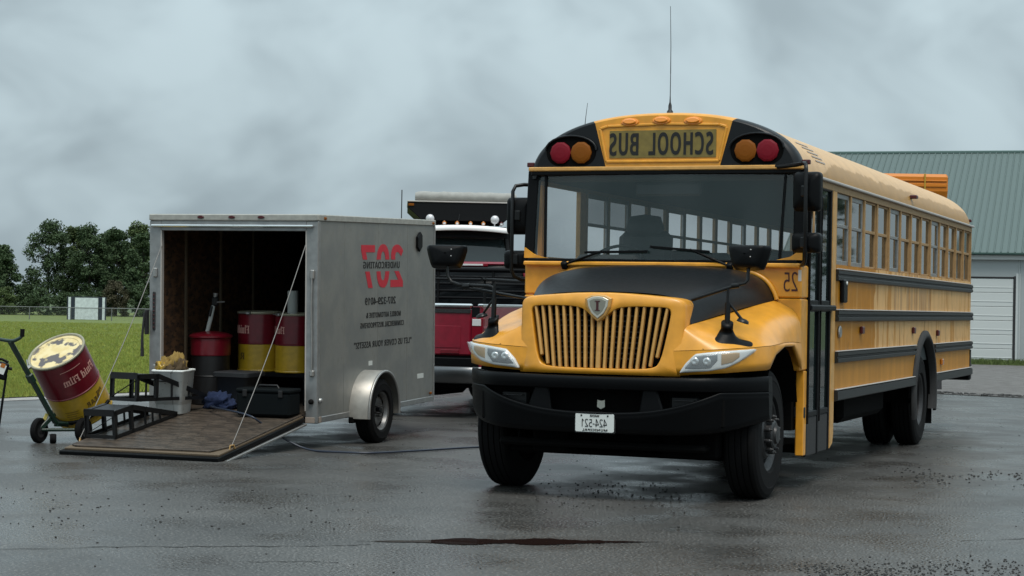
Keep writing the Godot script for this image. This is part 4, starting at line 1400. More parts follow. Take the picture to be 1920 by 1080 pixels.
		for y in [[1.60, 2.57], [0.65, 1.50]]:
			m = MB.new(); m.quad(V(xo - 0.02, y[0], s0 + 0.04), V(xo - 0.02, y[0], s1 - 0.04), V(xo - 0.02, y[1], s1 - 0.04), V(xo - 0.02, y[1], s0 + 0.04))
			part(dr, "pane", m, M.glass_side)
		m = MB.new(); m.bx(xo, xo + 0.02, 0.55, 2.5, -(s0 + 0.012), -(s0 + 0.002), 0.003)
		part(dr, "weatherstrip", m, M.rubber)
	m = MB.new(); m.bx(1.20, 1.262, 1.51, 1.56, -2.03, -1.02, 0.012)
	part(bus, "door_guard", m, M.black_plastic)
	m = MB.new(); m.bx(0.75, 1.16, 0.30, 0.36, -1.98, -1.0); m.bx(0.55, 0.75, 0.36, 0.68, -1.98, -1.0); m.bx(0.3, 0.55, 0.68, 1.0, -1.98, -1.0)
	part(bus, "step_well", m, M.under_black)
	m = MB.new(); m.bx(1.15, 1.245, 0.60, 0.70, -0.92, -0.88, 0.01)
	part(bus, "door_hinge", m, M.steel_dark)
	# driver side window wall
	m = MB.new()
	m.bx(-1.222, -1.18, 1.0, 1.95, -2.0, -0.975, 0.006)
	m.bx(-1.222, -1.18, 1.95, 2.585, -1.06, -0.975, 0.006)
	m.bx(-1.222, -1.18, 0.69, 1.0, -2.0, -0.975, 0.006)
	part(bus, "driver_side_panel", m, M.bus_yellow)
	m = MB.new(); m.quad(V(-1.2, 1.95, 1.06), V(-1.2, 1.95, 2.0), V(-1.2, 2.585, 2.0), V(-1.2, 2.585, 1.06))
	part(bus, "driver_window", m, M.glass_side)
	# small fittings on the door side
	m = MB.new(); m.bx(1.222, 1.262, 1.585, 1.80, -2.52, -2.34, 0.012)
	var bx_ := part(bus, "crossing_arm_box", m, M.black_plastic)
	m = MB.new(); m.lathe([Vector2(0.018, 0), Vector2(0.016, 0.008), Vector2(0.001, 0.01)], 10, Transform3D(Basis(Vector3.BACK, -PI / 2), V(1.262, 1.765, 2.46)))
	part(bx_, "button", m, M.plate_white)
	for q in [[3.35, 1.33, M.lens_red_dark], [6.30, 1.31, M.lens_red_dark], [8.0, 1.27, M.lens_red_dark], [8.35, 0.92, M.lens_amber]]:
		m = MB.new(); m.bx(1.222, 1.255, q[1] - 0.035, q[1] + 0.035, -(q[0] + 0.055), -(q[0] - 0.055), 0.008)
		part(bus, "side_marker", m, q[2])
	m = MB.new(); m.prism(ellipse(0.06, 0.055, 16), 0, 0.02, right_xf(1.222, 1.32, 2.33), 0.006)
	part(bus, "fuel_cap", m, M.alu)
	m = MB.new(); m.bx(1.20, 1.235, 0.69, 1.03, -10.86, -10.80, 0.006)
	part(bus, "rear_corner_guard", m, M.rubber_grey)
	m = MB.new(); m.bx(-1.22, 1.22, 0.62, 0.86, -11.02, -10.87, 0.02)
	part(bus, "rear_bumper", m, M.black_plastic)
	m = MB.new(); m.bx(1.19, 1.27, 2.76, 2.80, -6.25, -6.15, 0.008)
	part(bus, "roof_marker", m, M.lens_red_dark)
	m = MB.new(); m.bx(1.12, 1.21, 2.72, 2.76, -10.9, -10.84, 0.008)
	part(bus, "roof_marker", m, M.lens_red_dark)
	# printed marks on the roof shoulder
	for q in 5:
		m = MB.new()
		var strip := []
		for e in 2:
			var a := asin(pow((2.965 - q * 0.036 - e * 0.014 - 2.62) / 0.565, 1.15))
			var pt := Vector2(1.22 * pow(cos(a), 2 / 2.3), 2.62 + 0.565 * pow(sin(a), 2 / 2.3)) + Vector2(0.7, 0.7) * 0.004
			strip.append([V(pt.x, pt.y, 1.25 + q * 0.05), V(pt.x, pt.y, 1.72 + q * 0.03)])
		m.grid(strip)
		part(bus, "roof_louvre", m, M.bus_ghost)

func bus_inside(bus: Node3D):
	var m := MB.new()
	m.bx(-1.17, 1.17, 0.96, 1.0, -10.8, -2.0)
	m.bx(-1.17, 0.3, 0.96, 1.0, -2.0, -0.97)
	part(bus, "floor", m, M.interior)
	for sx in [-1.0, 1.0]:
		m = MB.new(); m.bx(sx * 1.15, sx * 1.17, 1.0, 1.925, -10.8, -2.17)
		part(bus, "side_lining", m, M.interior)
	var seat := MB.new()
	seat.bx(-0.46, 0.46, 0.38, 0.52, -0.20, 0.24, 0.04)
	var rows := []
	for q in [[0.50, 0.0, 1.0], [0.8, -0.03, 1.0], [1.0, -0.06, 0.98], [1.06, -0.07, 0.90]]:
		rows.append(q)
	seat.box(Vector3(0, 0.78, -0.22), Vector3(0.94, 0.60, 0.13), 0.05, Basis(Vector3.RIGHT, -0.12))
	seat.bx(-0.42, -0.38, 0, 0.4, -0.1, 0.1); seat.bx(0.38, 0.42, 0, 0.4, -0.1, 0.1)
	var sm := seat.done()
	for i in 11:
		for sx in [-1.0, 1.0]:
			var o := part(bus, "bench_seat", sm, M.seat_vinyl)
			o.position = V(sx * 0.68, 1.0, 2.95 + i * 0.70)
	m = MB.new()
	m.box(V(-0.56, 1.45, 1.85), Vector3(0.52, 0.14, 0.5), 0.05)
	m.box(V(-0.56, 1.85, 2.08), Vector3(0.52, 0.75, 0.14), 0.06, Basis(Vector3.RIGHT, -0.08))
	m.lathe([Vector2(0.01, -0.12), Vector2(0.15, -0.11), Vector2(0.19, 0.0), Vector2(0.15, 0.11), Vector2(0.01, 0.13)], 18, Transform3D(Basis.IDENTITY.scaled(Vector3(1, 1, 0.4)), V(-0.57, 2.25, 2.1)))
	m.bx(-0.7, -0.42, 1.0, 1.4, -2.0, -1.7)
	part(bus, "driver_seat", m, M.seat_vinyl)
	m = MB.new()
	var ring := []
	for i in 25:
		var a := TAU * i / 24.0
		var p := Basis(Vector3.RIGHT, -0.95) * Vector3(cos(a) * 0.23, sin(a) * 0.23, 0)
		ring.append(V(-0.56, 1.93, 1.25) + p)
	m.tube(ring, 0.016, 6, false)
	m.tube([V(-0.56, 1.6, 1.05), V(-0.56, 1.92, 1.25)], 0.03, 6)
	m.beam(ring[0], ring[12], 0.03, 0.012)
	part(bus, "steering_wheel", m, M.dash)
	m = MB.new()
	m.box(V(0, 1.72, 1.12), Vector3(2.3, 0.36, 0.28), 0.06)
	m.box(V(-0.56, 1.91, 1.02), Vector3(0.6, 0.12, 0.2), 0.05)
	part(bus, "dashboard", m, M.dash)
	m = MB.new(); m.bx(-0.3, 0.3, 2.48, 2.60, -0.98, -0.93, 0.02)
	part(bus, "interior_mirror", m, M.dash)
	m = MB.new(); m.bx(-1.1, 1.1, 2.62, 2.72, -1.15, -0.87, 0.02)
	part(bus, "header_console", m, M.interior)

# ------------------------------------------------------------------ cargo trailer (same axes: s runs forward, away from the viewer)
const RAMP_LEN := 1.955
var RAMP := Transform3D()

func build_trailer():
	var dir := Vector3(0, 0.115 - 0.345, 1.94).normalized()
	RAMP = Transform3D(Basis(Vector3.RIGHT, dir.cross(Vector3.RIGHT), dir), Vector3(0, 0.345, 1.222))
	var t := thing("cargo_trailer", "grey enclosed cargo trailer with red 207 lettering and lowered ramp", "trailer", TR_XF)
	var m: MB
	var W := 0.967
	# skins: sheets with butted seams
	var seams := [-1.15, -0.545, 0.35, 1.20, 2.02]
	for sx in [-1.0, 1.0]:
		for i in seams.size() - 1:
			m = MB.new()
			m.bx(sx * (W - 0.012), sx * W, 0.362, 2.366, -(seams[i + 1] - 0.002), -(seams[i] + 0.002), 0.003)
			part(t, "side_sheet", m, M.trailer_skin)
		m = MB.new(); m.bx(sx * (W - 0.02), sx * (W + 0.012), 2.366, 2.434, -2.05, 1.20, 0.008)
		part(t, "roof_trim", m, M.trailer_cap)
		m = MB.new(); m.bx(sx * (W - 0.02), sx * (W + 0.008), 0.300, 0.362, -2.045, 1.20, 0.006)
		part(t, "bottom_rail", m, M.trailer_trim)
		m = MB.new(); m.bx(sx * (W - 0.03), sx * (W + 0.010), 0.36, 2.366, -2.05, -2.02, 0.006)
		part(t, "front_corner", m, M.trailer_trim)
	m = MB.new(); m.bx(-W + 0.02, W - 0.02, 2.40, 2.43, -2.04, 1.19, 0.004)
	part(t, "roof", m, M.trailer_cap)
	m = MB.new(); m.bx(-W + 0.01, W - 0.01, 0.31, 2.40, -2.06, -2.04)
	part(t, "front_wall", m, M.trailer_skin)
	# plywood lining and floor
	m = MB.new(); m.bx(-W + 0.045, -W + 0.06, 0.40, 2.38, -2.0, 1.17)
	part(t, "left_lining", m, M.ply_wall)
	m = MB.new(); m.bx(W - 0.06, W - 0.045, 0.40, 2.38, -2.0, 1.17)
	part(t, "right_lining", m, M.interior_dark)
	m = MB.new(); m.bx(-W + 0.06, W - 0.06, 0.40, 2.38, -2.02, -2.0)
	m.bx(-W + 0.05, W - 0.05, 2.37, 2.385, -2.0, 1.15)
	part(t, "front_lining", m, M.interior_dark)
	for i in 3:
		m = MB.new(); m.bx(-W + 0.06, -W + 0.085, 0.40, 2.37, -(-0.55 + i * 0.8), -(-0.58 + i * 0.8)); part(t, "wall_batten", m, M.ply_edge)
	m = MB.new(); m.bx(-W + 0.02, W - 0.02, 0.36, 0.398, -2.0, 1.19)
	part(t, "floor", m, M.ply_ramp)
	# rear frame
	for sx in [-1.0, 1.0]:
		m = MB.new()
		m.bx(sx * 0.838, sx * (W + 0.008), 0.30, 2.366, 1.15, 1.212, 0.008)
		var j := part(t, "rear_jamb", m, M.trailer_trim)
		m = MB.new(); m.bx(sx * 0.83, sx * 0.845, 0.42, 2.27, 1.16, 1.214, 0.003)
		part(j, "jamb_edge", m, M.rail_edge)
		m = MB.new(); m.bx(sx * 0.842, sx * (W - 0.02), 0.302, 0.36, 1.213, 1.222, 0.003); m.bx(sx * (W + 0.008), sx * (W + 0.014), 0.302, 0.365, 1.12, 1.18, 0.003)
		part(j, "corner_bracket", m, M.bus_ghost)
	m = MB.new(); m.bx(-0.838, 0.838, 2.262, 2.366, 1.15, 1.210, 0.006)
	part(t, "rear_header", m, M.trailer_trim)
	m = MB.new(); m.bx(-W - 0.010, W + 0.010, 2.368, 2.436, 1.16, 1.226, 0.010)
	part(t, "roof_trim", m, M.trailer_cap)
	m = MB.new(); m.bx(-0.945, 0.925, 2.298, 2.325, 1.211, 1.25, 0.008)
	part(t, "rain_gutter", m, M.chrome)
	for x in [-0.362, -0.003, 0.335]:
		m = MB.new(); m.prism(ellipse(0.038, 0.016, 14), 0, 0.014, Transform3D(Basis.IDENTITY, Vector3(x, 2.404, 1.226)), 0.004)
		part(t, "marker_light", m, M.lens_red_dark)
	# tail light strips
	for sx in [-1.0, 1.0]:
		m = MB.new(); m.prism(round_rect(0.032, 0.41, 0.015, 4), 0, 0.012, Transform3D(Basis.IDENTITY, Vector3(sx * 0.915, 1.415, 1.212)), 0.003)
		var ls := part(t, "light_strip", m, M.steel_dark) if sx < 0 else null
		if ls:
			for k in 9:
				m = MB.new(); m.lathe([Vector2(0.010, 0), Vector2(0.008, 0.005), Vector2(0.001, 0.006)], 8, Transform3D(Basis(Vector3.RIGHT, PI / 2), Vector3(sx * 0.915, 1.245 + k * 0.0425, 1.223)))
				part(ls, "diode", m, M.lens_red_dark)
	# latch rods and hasps
	m = MB.new()
	m.tube([Vector3(0.915, 0.83, 1.232), Vector3(0.918, 1.1, 1.236), Vector3(0.908, 1.5, 1.234), Vector3(0.913, 1.80, 1.232)], 0.010, 8)
	m.box(Vector3(0.913, 1.82, 1.226), Vector3(0.05, 0.10, 0.03), 0.012); m.box(Vector3(0.915, 0.81, 1.226), Vector3(0.05, 0.07, 0.03), 0.012)
	part(t, "latch_bar", m, M.alu)
	m = MB.new()
	m.box(Vector3(-0.90, 1.82, 1.225), Vector3(0.045, 0.10, 0.026), 0.01); m.box(Vector3(-0.90, 0.81, 1.225), Vector3(0.04, 0.09, 0.026), 0.01)
	part(t, "latch_bracket", m, M.alu)
	m = MB.new()
	m.tube([Vector3(-0.98, 1.40, 1.30), Vector3(-1.0, 1.15, 1.31), Vector3(-1.0, 0.94, 1.31)], [0.012, 0.014, 0.020], 8)
	m.box(Vector3(-0.975, 1.30, 1.26), Vector3(0.025, 0.26, 0.07), 0.006)
	part(t, "latch_lever", m, M.steel_dark)
	for q in [Vector3(0.91, 0.52, 1.222), Vector3(0.982, 0.53, 1.17)]:
		m = MB.new(); m.lathe([Vector2(0.028, 0), Vector2(0.026, 0.018), Vector2(0.012, 0.030), Vector2(0.001, 0.03)], 12, Transform3D(Basis(Vector3.RIGHT, PI / 2) if q.x < 0.95 else Basis(Vector3.BACK, -PI / 2), q))
		part(t, "rubber_stop", m, M.rubber if q.x < 0.95 else M.alu)
	# door-side fittings
	m = MB.new(); m.prism(PackedVector2Array([Vector2(0, -0.115), Vector2(0.075, -0.06), Vector2(0.075, 0.075), Vector2(0.02, 0.115), Vector2(-0.075, 0.055), Vector2(-0.075, -0.06)]), 0, 0.03, right_xf(W, 2.175, 1.52), 0.008)
	part(t, "side_vent", m, M.black_plastic)
	for q in [[0.16, 0.845, 0.10, 0.05], [1.62, 0.62, 0.19, 0.055]]:
		m = MB.new(); m.prism(round_rect(q[2], q[3], 0.004, 1), 0, 0.002, right_xf(W, q[1], q[0])); part(t, "sticker", m, M.plate_white)
	for q in [[1.92, 0.40], [1.96, 2.395], [-1.06, 2.395]]:
		m = MB.new(); m.box(Vector3(W + 0.014, q[1], -q[0]), Vector3(0.02, 0.03, 0.05), 0.006); part(t, "side_marker", m, M.lens_amber_dark)
	# lettering
	letters(t, "big_number", "207", right_xf(W + 0.001, 1.902, 0.477), 1.18, 0.478, M.sign_red, true, 0.0015, false, 0.645, 2.0)
	letters(t, "big_number", "207", right_xf(W + 0.001, 1.902, 0.477), 1.18, 0.478, M.sign_red, true, 0.0015, false, -1.0, 0.375)
	letters(t, "lettering", "UNDERCOATING", right_xf(W + 0.001, 1.912, 0.457), 1.02, 0.075, M.ink, true, 0.0015)
	letters(t, "lettering", "207-329-4019", right_xf(W + 0.001, 1.520, 0.43), 0.86, 0.080, M.ink, true, 0.0015)
	letters(t, "lettering", "MOBILE AUTOMOTIVE &", right_xf(W + 0.001, 1.366, 0.52), 0.98, 0.058, M.ink, true, 0.0015)
	letters(t, "lettering", "COMMERCIAL RUSTPROOFING", right_xf(W + 0.001, 1.258, 0.49), 1.22, 0.060, M.ink, true, 0.0015)
	letters(t, "lettering", "\"LET US COVER YOUR ASSETS!\"", right_xf(W + 0.001, 1.050, 0.525), 1.62, 0.070, M.ink, true, 0.0015)
	# fenders, wheels, axle
	for sx in [-1.0, 1.0]:
		m = MB.new()
		var rows := []
		var lip := []
		for i in 21:
			var a: float = PI * lerp(-0.03, 1.03, i / 20.0)
			var y := 0.335 + sin(a) * 0.445
			var s := 0.02 - cos(a) * 0.425
			if i == 0 or i == 20: y = 0.285
			rows.append([V(sx * 0.968, y, s), V(sx * 1.19, y, s), V(sx * 1.20, y - 0.012 * sin(a), s + 0.012 * cos(a))])
			lip.append(V(sx * 1.197, y - 0.01 * sin(a), s + 0.008 * cos(a)))
		m.grid(rows, false, 1)
		var fd := part(t, "wheel_fender", m, M.fender_alu)
		m = MB.new(); m.tube(lip, 0.016, 8)
		part(fd, "rolled_edge", m, M.alu)
		wheel(t, V(sx * 1.085, 0.345, 0.0), sx > 0, 0.345, 0.20, 0.205, "trailer")
		m = MB.new(); m.tube([V(sx * 0.98, 0.33, -0.33), V(sx * 0.98, 0.20, -0.02), V(sx * 0.98, 0.33, 0.33)], 0.02, 6); m.box(V(sx * 0.99, 0.27, -0.36), Vector3(0.06, 0.07, 0.10), 0.01)
		part(t, "leaf_spring", m, M.under_black)
	m = MB.new(); m.tube([V(-1.0, 0.345, 0), V(1.0, 0.345, 0)], 0.035, 8)
	part(t, "axle", m, M.under_black)
	for i in 5:
		m = MB.new(); m.bx(-W + 0.03, W - 0.03, 0.29, 0.36, -(-1.1 + i * 0.72 + 0.04), -(-1.1 + i * 0.72 - 0.04))
		part(t, "cross_member", m, M.under_black)
	m = MB.new()
	m.beam(V(-0.75, 0.33, 2.0), V(-0.05, 0.33, 3.15), 0.06, 0.09, 0.006); m.beam(V(0.75, 0.33, 2.0), V(0.05, 0.33, 3.15), 0.06, 0.09, 0.006)
	m.box(V(0, 0.36, 3.25), Vector3(0.10, 0.12, 0.30), 0.02); m.tube([V(0, 0.1, 2.95), V(0, 0.85, 2.95)], 0.03, 8)
	part(t, "tongue", m, M.steel_dark)
	# ramp door
	var L := RAMP_LEN
	m = MB.new()
	m.box(Vector3(0, -0.012, L * 0.5 - 0.01), Vector3(1.70, 0.045, L - 0.06), 0.006)
	var rd := part(t, "ramp_door", m, M.black_plastic); rd.transform = RAMP
	m = MB.new()
	m.box(Vector3(0, -0.058, L * 0.5 + 0.01), Vector3(1.735, 0.022, L), 0.004)
	part(rd, "alloy_skin", m, M.alu)
	m = MB.new(); m.box(Vector3(0, 0.018, L * 0.5 - 0.05), Vector3(1.66, 0.018, L - 0.12), 0.002)
	part(rd, "plywood_sheet", m, M.ply_edge)
	m = MB.new()
	var zf := Transform3D(Basis(Vector3.RIGHT, Vector3(0, 0, 1), Vector3(0, -1, 0)), Vector3(0, 0.0, 0))
	m.prism(PackedVector2Array([Vector2(-0.80, 0.02), Vector2(0.82, 0.02), Vector2(0.82, L - 0.46), Vector2(0.70, L - 0.18), Vector2(-0.74, L - 0.16), Vector2(-0.80, L - 0.20)]), -0.046, -0.0275, zf, 0.003)
	part(rd, "ramp_flap", m, M.ply_ramp)
	m = MB.new(); m.tube([Vector3(-0.82, 0.0, 0.0), Vector3(0.82, 0.0, 0.0)], 0.018, 8)
	part(rd, "hinge", m, M.alu)
	for sx in [-1.0, 1.0]:
		m = MB.new(); m.tube([Vector3(sx * 0.835, 0.02, L - 0.42), Vector3(sx * 0.835, 0.06, L - 0.40), Vector3(sx * 0.815, 0.06, L - 0.37), Vector3(sx * 0.815, 0.02, L - 0.35)], 0.008, 6)
		part(rd, "cable_eye", m, M.emblem_gold)
		var e: Vector3 = RAMP * Vector3(sx * 0.825, 0.058, L - 0.385)
		m = MB.new()
		var top := Vector3(sx * 0.828, 2.12, 1.205)
		var pts := []
		for i in 13:
			var k := i / 12.0
			pts.append(top.lerp(e, k) + Vector3(0, -0.05 * sin(PI * k), -0.02 * sin(PI * k)))
		m.tube(pts, 0.0042, 6)
		part(t, "ramp_cable", m, M.cable)

# ------------------------------------------------------------------ what the trailer carries
func tl(u: float, y: float, s: float, yaw := 0.0) -> Transform3D:
	return TR_XF * Transform3D(Basis(Vector3.UP, yaw), V(u, y, s))

func drum(label: String, xf: Transform3D, r: float, h: float, script_yaw: float, dark_ink := true, group := "") -> Node3D:
	var d := thing("steel_drum", label, "drum", xf, group)
	var m := MB.new()
	var hb := h * 0.46
	m.lathe([Vector2(r - 0.006, 0.012), Vector2(r, 0.03), Vector2(r, hb)], 44, Transform3D.IDENTITY, true)
	part(d, "lower_shell", m, M.drum_yellow)
	m = MB.new()
	m.lathe([Vector2(r, hb), Vector2(r + 0.006, hb + 0.006), Vector2(r + 0.006, hb + 0.014), Vector2(r, hb + 0.02), Vector2(r, h - 0.02), Vector2(r - 0.004, h - 0.008)], 44, Transform3D.IDENTITY, true)
	part(d, "upper_shell", m, M.drum_red)
	m = MB.new()
	m.lathe([Vector2(r - 0.015, 0.012), Vector2(r + 0.006, 0.0), Vector2(r + 0.008, 0.014), Vector2(r, 0.026)], 44)
	part(d, "bottom_chime", m, M.drum_yellow)
	m = MB.new()
	m.lathe([Vector2(r - 0.002, h - 0.022), Vector2(r + 0.010, h - 0.016), Vector2(r + 0.012, h + 0.002), Vector2(r + 0.002, h + 0.008), Vector2(r - 0.012, h + 0.004), Vector2(r - 0.018, h - 0.012)], 44)
	part(d, "clamp_ring", m, M.drum_rim)
	m = MB.new()
	m.lathe([Vector2(r - 0.014, h - 0.010), Vector2(r - 0.05, h - 0.012), Vector2(r - 0.056, h - 0.018), Vector2(0.001, h - 0.018)], 44, Transform3D.IDENTITY, true)
	part(d, "lid", m, M.drum_lid)
	m = MB.new()
	m.box(Vector3(cos(script_yaw + 2.4) * (r + 0.02), h - 0.008, sin(script_yaw + 2.4) * (r + 0.02)), Vector3(0.05, 0.03, 0.05), 0.008, Basis(Vector3.UP, -script_yaw - 2.4))
	m.tube([Vector3(cos(script_yaw + 2.4) * (r + 0.03), h - 0.008, sin(script_yaw + 2.4) * (r + 0.03)), Vector3(cos(script_yaw + 2.9) * (r + 0.025), h - 0.008, sin(script_yaw + 2.9) * (r + 0.025))], 0.008, 6)
	part(d, "ring_lever", m, M.alu)
	return d

# lettering bent round a drum: each run of text is mapped on the shell
func wrap_text(parent: Node, called: String, s: String, r: float, ang: float, y: float, w: float, h: float, slant: float, material, serif := false):
	var mi := letters(parent, called, s, Transform3D.IDENTITY, w, h, material, true, 0.002, serif)
	var arr := mi.mesh.surface_get_arrays(0)
	var vs: PackedVector3Array = arr[Mesh.ARRAY_VERTEX]
	var ix: PackedInt32Array = arr[Mesh.ARRAY_INDEX]
	var m := MB.new()
	var f := func(v: Vector3) -> Vector3:
		var x := v.x * cos(slant) - v.y * sin(slant)
		var yy := v.x * sin(slant) + v.y * cos(slant)
		var a := ang + x / r
		return Vector3(sin(a) * (r + 0.001 + v.z), y + yy, cos(a) * (r + 0.001 + v.z))
	for i in range(0, ix.size(), 3): m.tri(f.call(vs[ix[i]]), f.call(vs[ix[i + 2]]), f.call(vs[ix[i + 1]]))
	mi.mesh = m.done()

# a thin printed rule round a drum
func m_lines(parent: Node, r: float, a0: float, y: float, da: float, material):
	var m := MB.new()
	var rows := []
	for i in 9:
		var a := a0 + da * i / 8.0
		var d := Vector3(sin(a), 0, cos(a)) * (r + 0.0015)
		rows.append([d + Vector3(0, y, 0), d + Vector3(0, y + 0.006, 0)])
	m.grid(rows)
	part(parent, "drum_print", m, material)

func car_ramp(label: String, xf: Transform3D):
	var t := thing("car_ramp", label, "car ramp", xf, "black steel drive-on car ramps")
	var w := 0.17
	var H := 0.275
	var zp := -0.34
	var ze := -1.16
	var m: MB
	for sx in [-1.0, 1.0]:
		m = MB.new()
		m.bx(sx * w - 0.004, sx * w + 0.004, H - 0.05, H, zp, 0.0)
		m.bx(sx * w, sx * (w - 0.045), H - 0.005, H, zp, 0.0)
		m.beam(Vector3(sx * w, H - 0.025, zp), Vector3(sx * w, 0.02, ze), 0.008, 0.05)
		m.beam(Vector3(sx * (w - 0.02), H - 0.003, zp), Vector3(sx * (w - 0.02), 0.042, ze), 0.045, 0.005)
		part(t, "top_rail", m, M.ramp_steel)
		m = MB.new()
		m.bx(sx * w - 0.004, sx * w + 0.004, 0.0, 0.035, ze, 0.0); m.bx(sx * w, sx * (w - 0.035), 0.0, 0.005, ze, 0.0)
		part(t, "base_rail", m, M.ramp_steel)
		for q in [[-0.02, H], [zp + 0.02, H], [-0.56, 0.205], [-0.70, 0.165], [-0.84, 0.12]]:
			m = MB.new()
			var lw := 0.04 if q[0] > -0.5 else 0.016
			m.bx(sx * w - 0.004, sx * w + 0.004, 0.0, q[1] - 0.01, q[0] - lw * 0.5, q[0] + lw * 0.5); m.bx(sx * w, sx * (w - lw), 0.0, q[1] - 0.01, q[0] - 0.003, q[0] + 0.003)
			part(t, "leg", m, M.ramp_steel)
	m = MB.new(); m.bx(-w, w, H - 0.055, H + 0.012, -0.008, 0.0); part(t, "wheel_stop", m, M.ramp_steel)
	m = MB.new(); m.bx(-w, w, H - 0.012, H - 0.006, zp, -0.01); part(t, "platform", m, M.ramp_steel)
	m = MB.new(); m.bx(-w, w, 0.0, 0.035, -0.006, 0.0); m.beam(Vector3(-w, 0.03, -0.01), Vector3(w, H - 0.05, -0.01), 0.02, 0.005); part(t, "end_brace", m, M.ramp_steel)
	for k in 8:
		var f := (k + 0.5) / 8.0
		m = MB.new(); m.tube([Vector3(-w, lerp(H - 0.012, 0.03, f), lerp(zp, ze, f)), Vector3(w, lerp(H - 0.012, 0.03, f), lerp(zp, ze, f))], 0.009, 6)
		part(t, "rung", m, M.ramp_steel)

func crumple(m: MB, c: Vector3, r: Vector3, seed_: int, group := 1):
	var n := FastNoiseLite.new(); n.seed = seed_; n.frequency = 1.3; n.fractal_octaves = 3
	var rows := []
	for i in 13:
		var a := PI * i / 12.0
		var ring := []
		for k in 20:
			var b := -TAU * k / 20.0
			var d := Vector3(sin(a) * cos(b), -cos(a), sin(a) * sin(b))
			var q := 1.0 + 0.75 * n.get_noise_3d(d.x * 1.3, d.y * 1.3, d.z * 1.3)
			var p := Vector3(d.x * r.x, d.y * r.y, d.z * r.z) * q
			if p.y < -r.y * 0.55: p.y = -r.y * 0.55
			ring.append(c + p)
		rows.append(ring)
	m.grid(rows, true, group)

